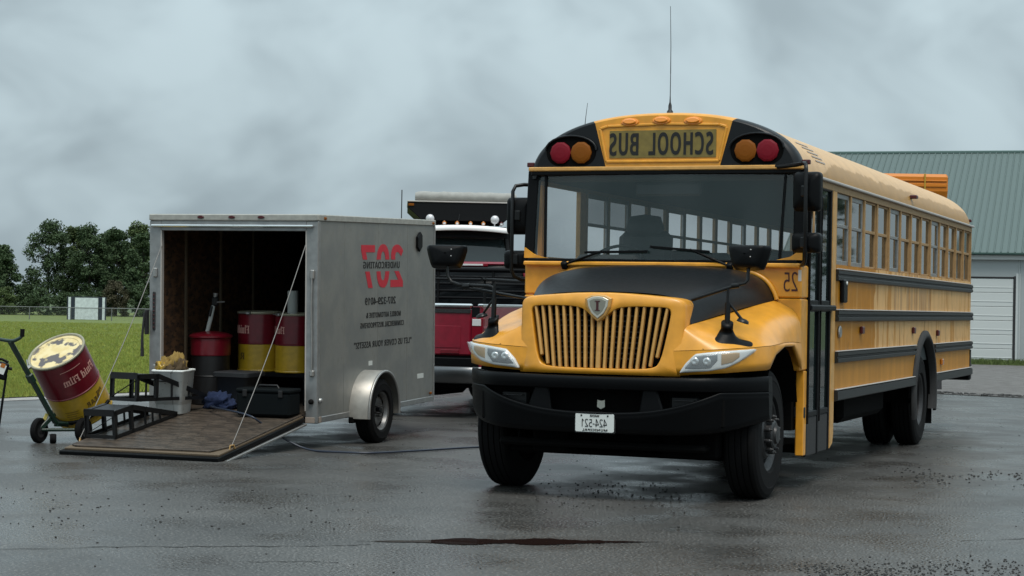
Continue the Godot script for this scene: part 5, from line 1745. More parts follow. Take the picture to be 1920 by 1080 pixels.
func build_cargo():
	var m: MB
	# stand for the drums: low dark bench
	var st := thing("drum_bench", "low black bench in the trailer under the two drums", "bench", tl(-0.02, 0.398, -0.10))
	m = MB.new(); m.bx(-0.46, 0.50, 0.30, 0.345, -0.30, 0.28, 0.006); part(st, "bench_top", m, M.interior_dark)
	for q in [[-0.42, 0.24], [0.46, 0.24], [-0.42, -0.26], [0.46, -0.26]]:
		m = MB.new(); m.bx(q[0] - 0.03, q[0] + 0.03, 0, 0.30, q[1] - 0.03, q[1] + 0.03, 0.004); part(st, "leg", m, M.interior_dark)
	var d1 := drum("red and yellow drum on the trailer bench, nearer the plywood wall", tl(-0.235, 0.744, -0.12, 0.4), 0.232, 0.645, -0.4, true, "red and yellow drums on the bench")
	wrap_text(d1, "drum_script", "Fluid Film", 0.232, -1.15, 0.46, 0.34, 0.09, 0.0, M.drum_ink_light, true)
	wrap_text(d1, "drum_print", "R", 0.232, -0.85, 0.17, 0.07, 0.075, 0.0, M.drum_ink_dark)
	var d2 := drum("red and yellow drum with a paper roll standing on it", tl(0.235, 0.744, -0.16, 0.2), 0.232, 0.635, -0.2, true, "red and yellow drums on the bench")
	wrap_text(d2, "drum_script", "Fluid Film", 0.232, -1.0, 0.46, 0.30, 0.08, 0.0, M.drum_ink_light, true)
	# paper roll on the second drum
	var pr := thing("paper_towel_roll", "white paper towel roll standing on a drum lid", "paper roll", tl(0.215, 1.362, -0.22))
	m = MB.new(); m.lathe([Vector2(0.001, 0.0), Vector2(0.055, 0.0), Vector2(0.058, 0.004), Vector2(0.058, 0.262), Vector2(0.054, 0.266), Vector2(0.022, 0.266)], 24, Transform3D.IDENTITY, true); part(pr, "paper", m, M.paper)
	m = MB.new(); m.lathe([Vector2(0.022, 0.02), Vector2(0.022, 0.267), Vector2(0.019, 0.267), Vector2(0.019, 0.02)], 16, Transform3D.IDENTITY, true); part(pr, "core", m, M.ply_edge)
	# black drum with red rim and pump
	var bd := thing("pump_drum", "black drum with red top band holding a spray pump", "drum", tl(-0.60, 0.398, -0.55))
	m = MB.new(); m.lathe([Vector2(0.19, 0.0), Vector2(0.205, 0.01), Vector2(0.205, 0.30), Vector2(0.21, 0.31), Vector2(0.205, 0.32), Vector2(0.205, 0.53)], 36, Transform3D.IDENTITY, true); part(bd, "shell", m, M.drum_black)
	m = MB.new(); m.lathe([Vector2(0.212, 0.53), Vector2(0.215, 0.54), Vector2(0.215, 0.71), Vector2(0.235, 0.725), Vector2(0.235, 0.742), Vector2(0.19, 0.765), Vector2(0.08, 0.785), Vector2(0.001, 0.79)], 36, Transform3D.IDENTITY, true); part(bd, "red_lid", m, M.drum_red)
	m = MB.new(); m.tube([Vector3(-0.03, 0.77, 0.03), Vector3(0.01, 0.92, 0.03), Vector3(0.05, 1.10, 0.02)], [0.022, 0.024, 0.020], 10)
	var pu := part(bd, "pump_tube", m, M.paper)
	m = MB.new(); m.tube([Vector3(0.012, 0.95, 0.055), Vector3(0.034, 1.06, 0.045)], 0.016, 8); m.box(Vector3(0.06, 1.11, 0.02), Vector3(0.07, 0.10, 0.06), 0.015); part(pu, "pump_body", m, M.drum_black)
	m = MB.new(); m.tube([Vector3(0.06, 1.15, 0.02), Vector3(0.065, 1.20, 0.02)], [0.02, 0.03], 8); m.tube([Vector3(0.08, 1.10, 0.03), Vector3(0.14, 1.105, 0.04), Vector3(0.19, 1.11, 0.05)], 0.009, 6); part(pu, "pump_handle", m, M.alu)
	# white square bucket with rags
	var bx_ := RAMP_Y(-1.42)
	var wb := thing("bucket", "stained white square bucket at the ramp hinge", "bucket", tl(-0.565, bx_, -1.42, 0.12))
	m = MB.new()
	var rows := []
	for q in [[0.135, 0.0], [0.14, 0.006], [0.172, 0.43], [0.178, 0.432], [0.182, 0.445], [0.176, 0.455], [0.168, 0.45]]:
		var ring := []
		var P := round_rect(q[0] * 2, q[0] * 2, 0.035, 4)
		for v in P: ring.append(Vector3(v.x, q[1], -v.y))
		rows.append(ring)
	m.grid(rows, true, 1)
	m.fan(rows[0], true)
	part(wb, "shell", m, M.bucket_white)
	m = MB.new()
	rows = []
	for q in [[0.168, 0.45], [0.15, 0.10], [0.02, 0.09]]:
		var ring := []
		for v in round_rect(q[0] * 2, q[0] * 2, min(0.035, q[0] * 0.8), 4): ring.append(Vector3(v.x, q[1], -v.y))
		rows.append(ring)
	m.grid(rows, true, 1)
	part(wb, "inner_wall", m, M.bucket_white)
	var rg := thing("rag_heap", "heap of yellow stained rags stuffed in the white bucket", "rags", tl(-0.565, bx_ + 0.40, -1.42, 0.12))
	m = MB.new(); crumple(m, Vector3(-0.06, 0.07, 0.03), Vector3(0.10, 0.10, 0.10), 5); crumple(m, Vector3(0.04, 0.10, 0.0), Vector3(0.09, 0.12, 0.09), 6); part(rg, "rag", m, M.rag)
	m = MB.new(); crumple(m, Vector3(0.09, 0.07, 0.06), Vector3(0.07, 0.09, 0.06), 7); crumple(m, Vector3(0.0, 0.04, 0.10), Vector3(0.06, 0.06, 0.05), 8); part(rg, "dark_rag", m, M.rag_dark)
	m = MB.new(); crumple(m, Vector3(-0.10, 0.06, 0.08), Vector3(0.05, 0.07, 0.05), 9); part(rg, "rag", m, M.drum_yellow)
	# grey tub
	var tb := thing("storage_tub", "dark grey plastic tub with lid before the bench", "tub", tl(-0.10, 0.398, -0.86, -0.1))
	m = MB.new()
	rows = []
	for q in [[0.185, 0.15, 0.0], [0.20, 0.165, 0.33], [0.225, 0.19, 0.335], [0.225, 0.19, 0.375], [0.21, 0.175, 0.385], [0.02, 0.02, 0.39]]:
		var ring := []
		for v in round_rect(q[0] * 2, q[1] * 2, min(0.05, q[1] * 0.8), 4): ring.append(Vector3(v.x, q[2], -v.y))
		rows.append(ring)
	m.grid(rows.slice(0, 3), true, 1); part(tb, "body", m, M.tub_grey)
	m = MB.new(); m.grid(rows.slice(2), true, 1, true); part(tb, "lid", m, M.tub_grey)
	# blue cloth
	m = MB.new(); crumple(m, Vector3(0, 0.06, 0), Vector3(0.17, 0.11, 0.12), 21); crumple(m, Vector3(0.12, 0.04, 0.02), Vector3(0.10, 0.06, 0.08), 22)
	var bc := part(self, "blue_cloth", m, M.cloth_blue); tag(bc, "crumpled dark blue cloth on the trailer threshold", "cloth"); bc.transform = tl(-0.24, 0.398, -1.06)
	# green tool case near the right jamb
	var tc := thing("tool_case", "dark green tool case standing on the ramp beside the jamb", "tool case", tl(0.50, RAMP_Y(-1.37), -1.37, 0.0))
	m = MB.new(); m.box(Vector3(0, 0.125, 0), Vector3(0.60, 0.235, 0.26), 0.02); part(tc, "body", m, M.toolbox_green)
	m = MB.new(); m.box(Vector3(0, 0.262, 0), Vector3(0.615, 0.04, 0.275), 0.012); part(tc, "lid", m, M.toolbox_green)
	m = MB.new(); m.tube([Vector3(-0.12, 0.28, 0), Vector3(-0.10, 0.31, 0), Vector3(0.10, 0.31, 0), Vector3(0.12, 0.28, 0)], 0.012, 6); part(tc, "handle", m, M.drum_black)
	for x in [-0.2, 0.2]:
		m = MB.new(); m.box(Vector3(x, 0.235, 0.137), Vector3(0.05, 0.07, 0.012), 0.004); part(tc, "latch", m, M.drum_black)
	# car ramps, one stacked on the other
	var s0 := -2.72
	var slope := atan((0.345 - 0.115) / 1.94)
	var xf := TR_XF * Transform3D(Basis(Vector3.UP, -0.03) * Basis(Vector3.RIGHT, slope), Vector3(-0.64, RAMP_Y(s0) + 0.004, -s0))
	car_ramp("lower of the two black car ramps, standing on the plywood ramp", xf)
	var up := TR_XF * Transform3D(Basis(Vector3.UP, -0.16) * Basis(Vector3.RIGHT, -0.04), Vector3(-0.70, RAMP_Y(-2.35) + 0.285, 2.20))
	car_ramp("upper of the two black car ramps, stacked over the lower one", up)
	# hose from the trailer to the bus
	var hp := []
	for q in [[-0.27, 0.44, -1.02], [-0.22, 0.43, -1.18], [-0.14, 0.44, -1.36]]: hp.append(TR_XF * V(q[0], q[1], q[2]))
	var hw := [Vector3(-2.62, 0.36, -19.05), Vector3(-2.45, 0.25, -19.1), Vector3(-2.20, 0.09, -19.15), Vector3(-1.98, 0.018, -19.1), Vector3(-1.70, 0.016, -18.95), Vector3(-1.35, 0.016, -18.92), Vector3(-0.94, 0.016, -19.29), Vector3(-0.30, 0.016, -19.95), Vector3(0.3, 0.016, -20.2), Vector3(1.2, 0.016, -20.0)]
	var all := spline(hp + hw, 8)
	m = MB.new(); m.tube(all, 0.0105, 8)
	var hs := part(self, "air_hose", m, M.hose_pale); tag(hs, "dark blue hose running over the ramp and ground to the bus", "hose")
	build_cart()

func RAMP_Y(s: float) -> float:
	# top of the plywood on the ramp, in trailer axes
	return 0.345 + 0.048 - (0.345 - 0.115) * ((-s) - 1.222) / 1.94

func build_cart():
	# drum tipped back on its cart
	var n := Vector3(-0.27, 0.80, 0.54).normalized()
	var top := Vector3(-4.70, 0.945, -19.68)
	var h := 0.80
	var x := Vector3(0.95, 0.30, 0).normalized()
	x = (x - n * x.dot(n)).normalized()
	var bs := Basis(x, n, x.cross(n))
	var xf := Transform3D(bs, top - n * h)
	var d := drum("red and yellow drum tipped back on the green cart", xf, 0.298, h, 0.3)
	wrap_text(d, "drum_script", "Fluid Film", 0.298, 0.70, 0.575, 0.42, 0.085, 0.03, M.drum_ink_light, true)
	wrap_text(d, "drum_print", "REAR", 0.298, 0.72, 0.235, 0.18, 0.055, 0.06, M.drum_ink_dark)
	wrap_text(d, "drum_print", "rust", 0.298, 1.08, 0.285, 0.09, 0.04, 0.06, M.drum_ink_dark)
	for k in 5:
		m_lines(d, 0.298, -0.42 + 0.05 * (k % 2), 0.21 - 0.026 * k, 0.5 - 0.06 * (k % 3), M.drum_ink_dark)
	m_lines(d, 0.298, 0.05, 0.695, 0.8, M.drum_ink_light)
	# cart
	var c := thing("drum_cart", "dark green two wheeled drum cart with curved handle", "cart", Transform3D(Basis.IDENTITY, Vector3(-4.8, 0, -19.62)))
	var o := Vector3(-4.8, 0, -19.62)
	var m := MB.new()
	var jt := Vector3(-5.06, 1.055, -19.22) - o
	var jb := Vector3(-4.70, 0.20, -19.72) - o
	m.beam(jt, jb, 0.055, 0.04, 0.008)
	m.beam(jb + (jt - jb) * 0.60, jb + (jt - jb) * 0.50, 0.075, 0.06, 0.01)
	part(c, "mast", m, M.cart_green)
	m = MB.new()
	m.tube(spline([Vector3(-5.62, 1.20, -19.40) - o, Vector3(-5.30, 1.095, -19.30) - o, jt, Vector3(-4.975, 1.075, -19.20) - o, Vector3(-4.935, 1.11, -19.20) - o, Vector3(-4.93, 1.17, -19.20) - o], 5), 0.018, 8)
	part(c, "handle", m, M.cart_green)
	m = MB.new(); m.tube([Vector3(-4.932, 1.10, -19.20) - o, Vector3(-4.93, 1.178, -19.20) - o], 0.023, 8); part(c, "grip", m, M.rubber)
	m = MB.new()
	m.beam(jb + Vector3(-0.02, 0.10, 0), Vector3(-4.86, 0.12, -19.60) - o, 0.07, 0.05, 0.008)
	m.tube([Vector3(-4.84, 0.135, -19.60) - o, Vector3(-4.42, 0.135, -19.76) - o], 0.018, 8)
	m.tube([jb, Vector3(-4.40, 0.18, -20.0) - o], 0.02, 8)
	m.beam(jb + Vector3(0, -0.02, 0), Vector3(-4.56, 0.16, -20.02) - o, 0.05, 0.03, 0.004)
	part(c, "undercarriage", m, M.cart_green)
	m = MB.new(); m.beam(jb + Vector3(-0.075, 0.10, 0.065), jb + Vector3(-0.115, 0.0, 0.09), 0.012, 0.035, 0.002); part(c, "label_plate", m, M.label_yellow)
	# drum cradle
	m = MB.new()
	var ring := []
	for i in 13:
		var a: float = PI * lerp(0.75, 1.9, i / 12.0)
		ring.append(xf * Vector3(cos(a) * 0.315, 0.10, -sin(a) * 0.315) - o)
	m.tube(ring, 0.02, 6)
	m.tube([xf * Vector3(0, -0.03, 0.30) - o, xf * Vector3(0, -0.03, -0.30) - o], 0.025, 6)
	m.tube([xf * Vector3(-0.25, -0.03, 0.0) - o, xf * Vector3(0.27, -0.03, 0.0) - o], 0.025, 6)
	part(c, "cradle", m, M.black_plastic)
	for q in [[Vector3(-4.84, 0.13, -19.60), 0.13], [Vector3(-4.42, 0.13, -19.76), 0.13], [Vector3(-4.69, 0.05, -19.58), 0.05]]:
		var w := Node3D.new(); w.name = "wheel"; c.add_child(w, true)
		w.position = q[0] - o
		var r: float = q[1]
		var wx := Transform3D(Basis(Vector3.UP, -0.36 if r > 0.1 else 0.2) * Basis(Vector3.BACK, -PI / 2), Vector3.ZERO)
		m = MB.new(); m.lathe([Vector2(r * 0.55, -0.028), Vector2(r * 0.9, -0.032), Vector2(r, -0.018), Vector2(r, 0.018), Vector2(r * 0.9, 0.032), Vector2(r * 0.55, 0.028)], 28, wx, true); part(w, "tire", m, M.rubber)
		m = MB.new(); m.lathe([Vector2(r * 0.56, -0.027), Vector2(r * 0.3, -0.02), Vector2(0.001, -0.03)], 20, wx, true); m.lathe([Vector2(r * 0.56, 0.027), Vector2(r * 0.3, 0.02), Vector2(0.001, 0.03)], 20, wx, true); part(w, "rim", m, M.steel_dark)
	# equipment case cut by the picture edge
	var e := thing("battery_pack", "black equipment case with an orange and white sticker on a stand", "case", Transform3D(Basis(Vector3.UP, 0.25), Vector3(-5.96, 0.0, -22.0)))
	m = MB.new(); m.box(Vector3(0, 0.66, 0), Vector3(0.30, 0.20, 0.22), 0.02, Basis(Vector3.BACK, -0.22)); part(e, "case", m, M.black_plastic)
	m = MB.new(); m.box(Vector3(0.06, 0.67, 0.113), Vector3(0.12, 0.11, 0.004), 0.0, Basis(Vector3.BACK, -0.35)); part(e, "sticker", m, M.plate_white)
	m = MB.new(); m.box(Vector3(0.092, 0.705, 0.116), Vector3(0.05, 0.05, 0.004), 0.0, Basis(Vector3.BACK, -0.35)); part(e, "sticker_patch", m, M.lens_amber)
	m = MB.new(); m.tube([Vector3(-0.15, 0.80, 0.03), Vector3(0.08, 0.775, 0.03), Vector3(0.15, 0.74, 0.03)], 0.015, 6); m.tube([Vector3(0.12, 0.68, 0.08), Vector3(0.195, 0.665, 0.08)], 0.018, 6); part(e, "handle", m, M.black_plastic)
	for q in [[Vector3(0.13, 0.60, 0.06), Vector3(0.06, 0.0, 0.12)], [Vector3(-0.12, 0.60, 0.06), Vector3(-0.18, 0.0, 0.12)], [Vector3(0.0, 0.60, -0.08), Vector3(-0.03, 0.0, -0.18)]]:
		m = MB.new(); m.tube([q[0], q[1]], 0.014, 6); part(e, "leg", m, M.black_plastic)

# ------------------------------------------------------------------ pickup (rear towards us) and dump truck (front towards us)
func build_pickup():
	var xf := Transform3D(Basis(Vector3.UP, -0.3336), Vector3(-1.325, 0, -25.33))
	var t := thing("pickup_truck", "red pickup truck with chrome bumper hitched to the trailer", "pickup truck", xf)
	var m: MB
	# bed: outer sides as shaped sheets
	var out := []
	for sx in [-1.0, 1.0]:
		m = MB.new()
		var arch := PackedVector2Array()
		for i in 21: arch.append(Vector2(1.22 - cos(PI * i / 20.0) * 0.50, 0.45 + sin(PI * i / 20.0) * 0.52))
		arch.append(Vector2(1.72, 0.2)); arch.append(Vector2(0.72, 0.2))
		for P in Geometry2D.clip_polygons(PackedVector2Array([Vector2(0.0, 0.60), Vector2(2.08, 0.60), Vector2(2.08, 1.47), Vector2(0.02, 1.47)]), arch): m.prism(P, -0.05, 0.0, side_xf(1.0) if sx > 0 else side_xf(-0.95), 0.012)
		# swage line
		m.beam(V(sx * 1.003, 1.20, 0.03), V(sx * 1.003, 1.20, 2.06), 0.012, 0.03, 0.004)
		part(t, "bed_side", m, M.truck_red)
		m = MB.new(); m.bx(sx * 0.93, sx * 1.005, 1.47, 1.515, -2.08, -0.0, 0.012)
		part(t, "bed_rail", m, M.chrome)
		# tail lamp
		m = MB.new(); m.bx(sx * 0.845, sx * 1.004, 0.945, 1.335, -0.09, 0.012, 0.015)
		var tlp := part(t, "tail_lamp", m, M.lens_red)
		m = MB.new(); m.bx(sx * 0.862, sx * 0.985, 1.225, 1.315, 0.010, 0.018, 0.004); part(tlp, "reverse_lens", m, M.reverse_lens)
		m = MB.new(); m.bx(sx * 0.862, sx * 0.985, 1.04, 1.06, 0.010, 0.018, 0.002); part(tlp, "lens_divider", m, M.lens_red_dark)
		wheel(t, V(sx * 0.86, 0.40, 1.22), sx > 0, 0.40, 0.27, 0.24, "trailer")
		wheel(t, V(sx * 0.86, 0.40, 5.15), sx > 0, 0.40, 0.27, 0.24, "trailer")
	m = MB.new(); m.bx(-0.95, 0.95, 0.80, 0.86, -2.08, -0.05); m.bx(-0.95, 0.95, 0.80, 1.47, -2.12, -2.08); part(t, "bed_floor", m, M.truck_black)
	m = MB.new()
	m.bx(-0.838, 0.838, 0.83, 1.455, -0.05, 0.0, 0.02)
	m.bx(-0.70, 0.70, 0.93, 1.22, -0.002, 0.006, 0.005)
	var tg := part(t, "tailgate", m, M.truck_red)
	m = MB.new(); m.bx(-0.85, 0.85, 1.456, 1.515, -0.06, 0.02, 0.02); part(tg, "tailgate_cap", m, M.chrome)
	m = MB.new(); m.bx(-0.838, 0.838, 1.39, 1.445, 0.001, 0.012, 0.004); part(tg, "tailgate_band", m, M.steel_dark)
	m = MB.new(); m.bx(0.42, 0.68, 0.855, 0.905, 0.001, 0.012, 0.004); part(tg, "badge_plate", m, M.drum_red)
	# bumper
	m = MB.new()
	var rows := []
	for i in 25:
		var u: float = lerp(-1.0, 1.0, i / 24.0)
		var b := 0.13 - 0.10 * pow(abs(u), 5.0)
		rows.append([Vector3(u, 0.46, b - 0.06), Vector3(u, 0.48, b), Vector3(u, 0.60, b + 0.012), Vector3(u, 0.675, b), Vector3(u, 0.69, b - 0.03), Vector3(u, 0.69, -0.04)])
	m.grid(rows, false)
	var bp := part(t, "rear_bumper", m, M.bumper_chrome)
	m = MB.new(); m.bx(-0.95, 0.95, 0.692, 0.80, -0.06, 0.06, 0.01); part(bp, "step_pad", m, M.black_plastic)
	m = MB.new(); m.bx(-0.16, 0.16, 0.50, 0.66, 0.135, 0.15, 0.004); part(bp, "plate_recess", m, M.under_black)
	m = MB.new(); m.bx(-0.9, 0.9, 0.40, 0.62, -5.6, -0.1, 0.02); m.bx(-0.6, 0.3, 0.28, 0.5, -1.4, -0.3, 0.06); m.bx(-0.06, 0.06, 0.40, 0.50, -0.3, 0.25, 0.01); part(t, "chassis", m, M.under_black)
	# cab
	m = MB.new()
	var C := [[2.14, 0.62, 0.97, 1.47], [2.14, 1.47, 0.95, 1.47]]
	m.bx(-0.99, 0.99, 0.62, 1.47, -4.4, -2.14, 0.04)
	part(t, "cab_body", m, M.truck_red)
	m = MB.new()
	rows = []
	for q in [[1.47, 0.96, 2.16, 4.30], [1.75, 0.90, 2.20, 4.05], [2.02, 0.82, 2.27, 3.75], [2.085, 0.79, 2.30, 3.65]]:
		var r := []
		for v in [[-1, 0], [1, 0], [1, 1], [-1, 1]]: r.append(V(v[0] * q[1], q[0], q[2] if v[1] == 0 else q[3]))
		rows.append(r)
	m.grid(rows, true, 1, true)
	part(t, "cab_glasshouse", m, M.glass_black)
	m = MB.new()
	m.box(V(0, 2.095, 2.98), Vector3(1.62, 0.06, 1.40), 0.028)
	part(t, "cab_roof", m, M.truck_red)
	m = MB.new()
	for sx in [-1.0, 1.0]:
		m.beam(V(sx * 0.955, 1.47, 2.16), V(sx * 0.80, 2.08, 2.29), 0.10, 0.05, 0.01)
		m.beam(V(sx * 0.955, 1.47, 3.2), V(sx * 0.80, 2.08, 3.1), 0.05, 0.10, 0.01)
	m.bx(-0.95, 0.95, 1.44, 1.48, -2.18, -2.14, 0.01)
	part(t, "cab_frame", m, M.truck_red)
	m = MB.new(); m.bx(-0.24, 0.24, 2.055, 2.10, -2.29, -2.262, 0.008)
	var hb := part(t, "high_brake_lamp", m, M.lens_red)
	m = MB.new(); m.bx(-0.17, 0.17, 2.066, 2.092, -2.263, -2.256, 0.003); part(hb, "cargo_lens", m, M.reverse_lens)
	m = MB.new(); m.bx(-0.98, 0.98, 0.68, 1.38, -6.1, -4.4, 0.08); part(t, "engine_bay", m, M.truck_red)
	# headache rack: welded tube ladder behind the cab and along the bed
	m = MB.new()
	for y in [1.60, 1.70, 1.80, 1.90, 1.98]: m.tube([V(-0.93, y, 2.02), V(0.93, y, 2.02)], 0.016, 6)
	for x in [-0.93, -0.42, 0.42, 0.93]: m.tube([V(x, 1.50, 2.02), V(x, 1.99, 2.02)], 0.022, 6)
	m.tube([V(-0.95, 2.005, 2.02), V(0.95, 2.005, 2.02)], 0.035, 8)
	part(t, "headache_rack", m, M.truck_black)
	m = MB.new()
	for sx in [-1.0, 1.0]:
		m.tube([V(sx * 0.95, 1.52, 0.2), V(sx * 0.95, 1.86, 0.2)], 0.02, 6)
		m.tube([V(sx * 0.95, 1.84, 0.1), V(sx * 0.95, 1.84, 2.0)], 0.022, 6)
	m.tube([V(-0.95, 1.84, 0.2), V(0.95, 1.84, 0.2)], 0.018, 6)
	part(t, "side_rack", m, M.truck_black)

func build_dump_truck():
	var t := thing("dump_truck", "dump truck with black cab shield and grey tarp roll behind the pickup", "dump truck", Transform3D(Basis(Vector3.UP, 0.06), Vector3(-1.05, 0, -40.0)))
	var m: MB
	m = MB.new()
	m.bx(-1.0, 1.0, 1.0, 2.42, -2.0, 0.0, 0.08)
	part(t, "cab_body", m, M.truck_black)
	m = MB.new()
	for sx in [-1.0, 1.0]:
		m.beam(Vector3(sx * 0.97, 2.40, 0.0), Vector3(sx * 0.90, 3.0, -0.22), 0.08, 0.10, 0.01)
		m.beam(Vector3(sx * 0.97, 2.40, -1.9), Vector3(sx * 0.92, 3.0, -1.8), 0.08, 0.10, 0.01)
	part(t, "cab_frame", m, M.truck_black)
	m = MB.new(); m.box(Vector3(0, 3.07, -1.0), Vector3(1.94, 0.16, 1.72), 0.06)
	part(t, "cab_roof", m, M.truck_black)
	m = MB.new(); m.quad(Vector3(-0.95, 2.41, 0.02), Vector3(0.95, 2.41, 0.02), Vector3(0.88, 2.99, -0.20), Vector3(-0.88, 2.99, -0.20))
	part(t, "windscreen", m, M.glass_dark)
	m = MB.new(); m.box(Vector3(0, 2.965, 0.02), Vector3(1.90, 0.14, 0.03), 0.01, Basis(Vector3.RIGHT, -0.5))
	part(t, "visor_band", m, M.truck_black)
	m = MB.new()
	var rows := []
	for i in 17:
		var u: float = lerp(-0.99, 0.99, i / 16.0)
		var d := 0.06 * u * u
		rows.append([Vector3(u, 3.05 - d, 0.22), Vector3(u, 3.06 - d, 0.235), Vector3(u, 3.15 - d, 0.20), Vector3(u, 3.165 - d, 0.17), Vector3(u, 3.15 - d, -0.12)])
	m.grid(rows, false)
	part(t, "sun_visor", m, M.cab_white)
	for x in [-0.40, -0.13, 0.15, 0.42, 0.80, -0.80]:
		m = MB.new(); m.box(Vector3(x, 3.205, 0.04), Vector3(0.085, 0.09, 0.12), 0.03)
		var cl := part(t, "clearance_lamp", m, M.lens_red_dark if abs(x) > 0.7 else M.lens_amber)
		m = MB.new(); m.box(Vector3(x, 3.195, 0.104), Vector3(0.05, 0.04, 0.01), 0.004); part(cl, "lens_face", m, M.reverse_lens)
	for x in [-0.70, 0.66]:
		m = MB.new(); m.lathe([Vector2(0.001, 0.03), Vector2(0.055, 0.022), Vector2(0.085, 0.0), Vector2(0.09, -0.015), Vector2(0.08, -0.06), Vector2(0.03, -0.12), Vector2(0.001, -0.125)], 20, Transform3D(Basis(Vector3.RIGHT, PI / 2), Vector3(x, 3.29, 0.10)))
		m.tube([Vector3(x, 3.15, 0.02), Vector3(x, 3.24, 0.03)], 0.015, 6)
		part(t, "spot_lamp", m, M.spot_face)
	m = MB.new(); m.tube([Vector3(-0.12, 3.17, 0.05), Vector3(-0.08, 3.40, 0.05)], 0.006, 5); part(t, "whip_aerial", m, M.steel_dark)
	m = MB.new(); m.tube([Vector3(-1.3, 1.2, -0.3), Vector3(-1.3, 3.9, -0.3)], 0.012, 5); part(t, "fender_wand", m, M.steel_dark)
	# cab shield and box
	m = MB.new()
	m.prism(PackedVector2Array([Vector2(-1.17, 3.64), Vector2(1.17, 3.64), Vector2(1.17, 3.52), Vector2(0.88, 3.26), Vector2(-0.88, 3.26), Vector2(-1.17, 3.52)]), -2.6, 0.0, Transform3D.IDENTITY, 0.01)
	part(t, "cab_shield", m, M.truck_black)
	m = MB.new(); m.bx(-1.18, 1.18, 3.64, 3.665, -2.6, 0.02, 0.004); part(t, "shield_lip", m, M.rail_edge)
	m = MB.new()
	rows = []
	var n := FastNoiseLite.new(); n.seed = 3; n.frequency = 1.5
	for i in 33:
		var x: float = lerp(-1.02, 1.12, i / 32.0)
		var ring := []
		var k := 0.105 * (1.0 + 0.12 * n.get_noise_1d(x * 3.0)) * (0.75 if i == 0 or i == 32 else 1.0)
		for j in 14:
			var a := TAU * j / 14.0
			ring.append(Vector3(x, 3.765 + sin(a) * k * 1.05 + 0.012 * n.get_noise_2d(x * 5.0, j), -0.25 + cos(a) * k * 1.5))
		rows.append(ring)
	m.grid(rows, true, 1); m.fan(rows[0]); m.fan(rows[-1])
	part(t, "tarp_roll", m, M.tarp)
	for q in [-1.1, 1.1]:
		m = MB.new(); m.bx(q - 0.06, q + 0.06, 3.555, 3.605, 0.002, 0.02, 0.004); part(t, "shield_lamp", m, M.lens_amber_dark)
	m = MB.new(); m.bx(-1.2, 1.2, 1.2, 3.2, -6.8, -2.3, 0.03); part(t, "dump_box", m, M.truck_black)
	m = MB.new(); m.bx(-0.75, 0.75, 1.0, 2.0, 0.0, 1.5, 0.15); part(t, "engine_hood", m, M.truck_red)
	m = MB.new(); m.bx(-0.45, 0.45, 0.7, 1.0, -6.8, 1.6, 0.02); part(t, "chassis", m, M.under_black)
	for z in [0.9, -4.2, -5.5]:
		for sx in [-1.0, 1.0]: wheel(t, Vector3(sx * 0.98, 0.52, z), sx > 0, 0.52, 0.28, 0.29, "front")

# ------------------------------------------------------------------ far things
func leaf_crown(seed_: int, h: float, spread: float, base: float, clumps: int, per: int, leaf: float, kind: int) -> ArrayMesh:
	var r := RandomNumberGenerator.new(); r.seed = seed_
	var m := MB.new()
	var st := m.st
	st.set_smooth_group(-1)
	for c in clumps:
		var f := pow(r.randf(), 0.85)
		var y: float = lerp(base, h, f)
		var env := spread * (0.55 + 0.45 * sin(PI * clamp(f * 0.9 + 0.18, 0, 1)))
		if kind == 0: env = spread * pow(1.0 - f, 0.55) * 0.95 + 0.25
		if f > 0.85: env *= 0.75
		var a := r.randf() * TAU
		var d := env * sqrt(r.randf())
		var cc := Vector3(cos(a) * d, y, sin(a) * d)
		var cr := Vector3(r.randf_range(0.5, 1.0), r.randf_range(0.4, 0.75), r.randf_range(0.5, 1.0)) * (spread * 0.36)
		var tone := r.randf_range(0.75, 1.25)
		for k in per:
			var v := Vector3(r.randfn(), r.randfn(), r.randfn()).normalized() * pow(r.randf(), 0.4)
			var p := cc + v * cr
			var s := leaf * r.randf_range(0.6, 1.3)
			var q := Vector3(r.randfn(), r.randfn() * 0.6, r.randfn()).normalized()
			var w := q.cross(Vector3(r.randfn(), r.randfn(), r.randfn())).normalized()
			var t2 := tone * r.randf_range(0.85, 1.15)
			st.set_color(Color(t2, t2, t2 * r.randf_range(0.85, 1.0)))
			m.quad(p - q * s, p - w * s * 0.6, p + q * s, p + w * s * 0.6)
	return m.done()

func trunk_mesh(seed_: int, h: float, spread: float, base: float, r0: float) -> ArrayMesh:
	var r := RandomNumberGenerator.new(); r.seed = seed_
	var m := MB.new()
	var pts := []
	var rad := []
	for i in 7:
		var f := i / 6.0
		pts.append(Vector3(r.randf_range(-0.15, 0.15) * f, h * 0.9 * f - (0.3 if i == 0 else 0.0), r.randf_range(-0.15, 0.15) * f))
		rad.append(r0 * (1.0 - 0.85 * f))
	m.tube(pts, rad, 7)
	for i in 12:
		var f: float = lerp(base / h * 0.8, 0.85, r.randf())
		var a := r.randf() * TAU
		var o := Vector3(0, h * f, 0)
		var e := o + Vector3(cos(a) * spread * r.randf_range(0.5, 0.95), h * r.randf_range(0.02, 0.10), sin(a) * spread * r.randf_range(0.5, 0.95))
		m.tube([o, o.lerp(e, 0.5) + Vector3(0, 0.1, 0), e], [r0 * 0.35, r0 * 0.25, r0 * 0.1], 5)
	return m.done()

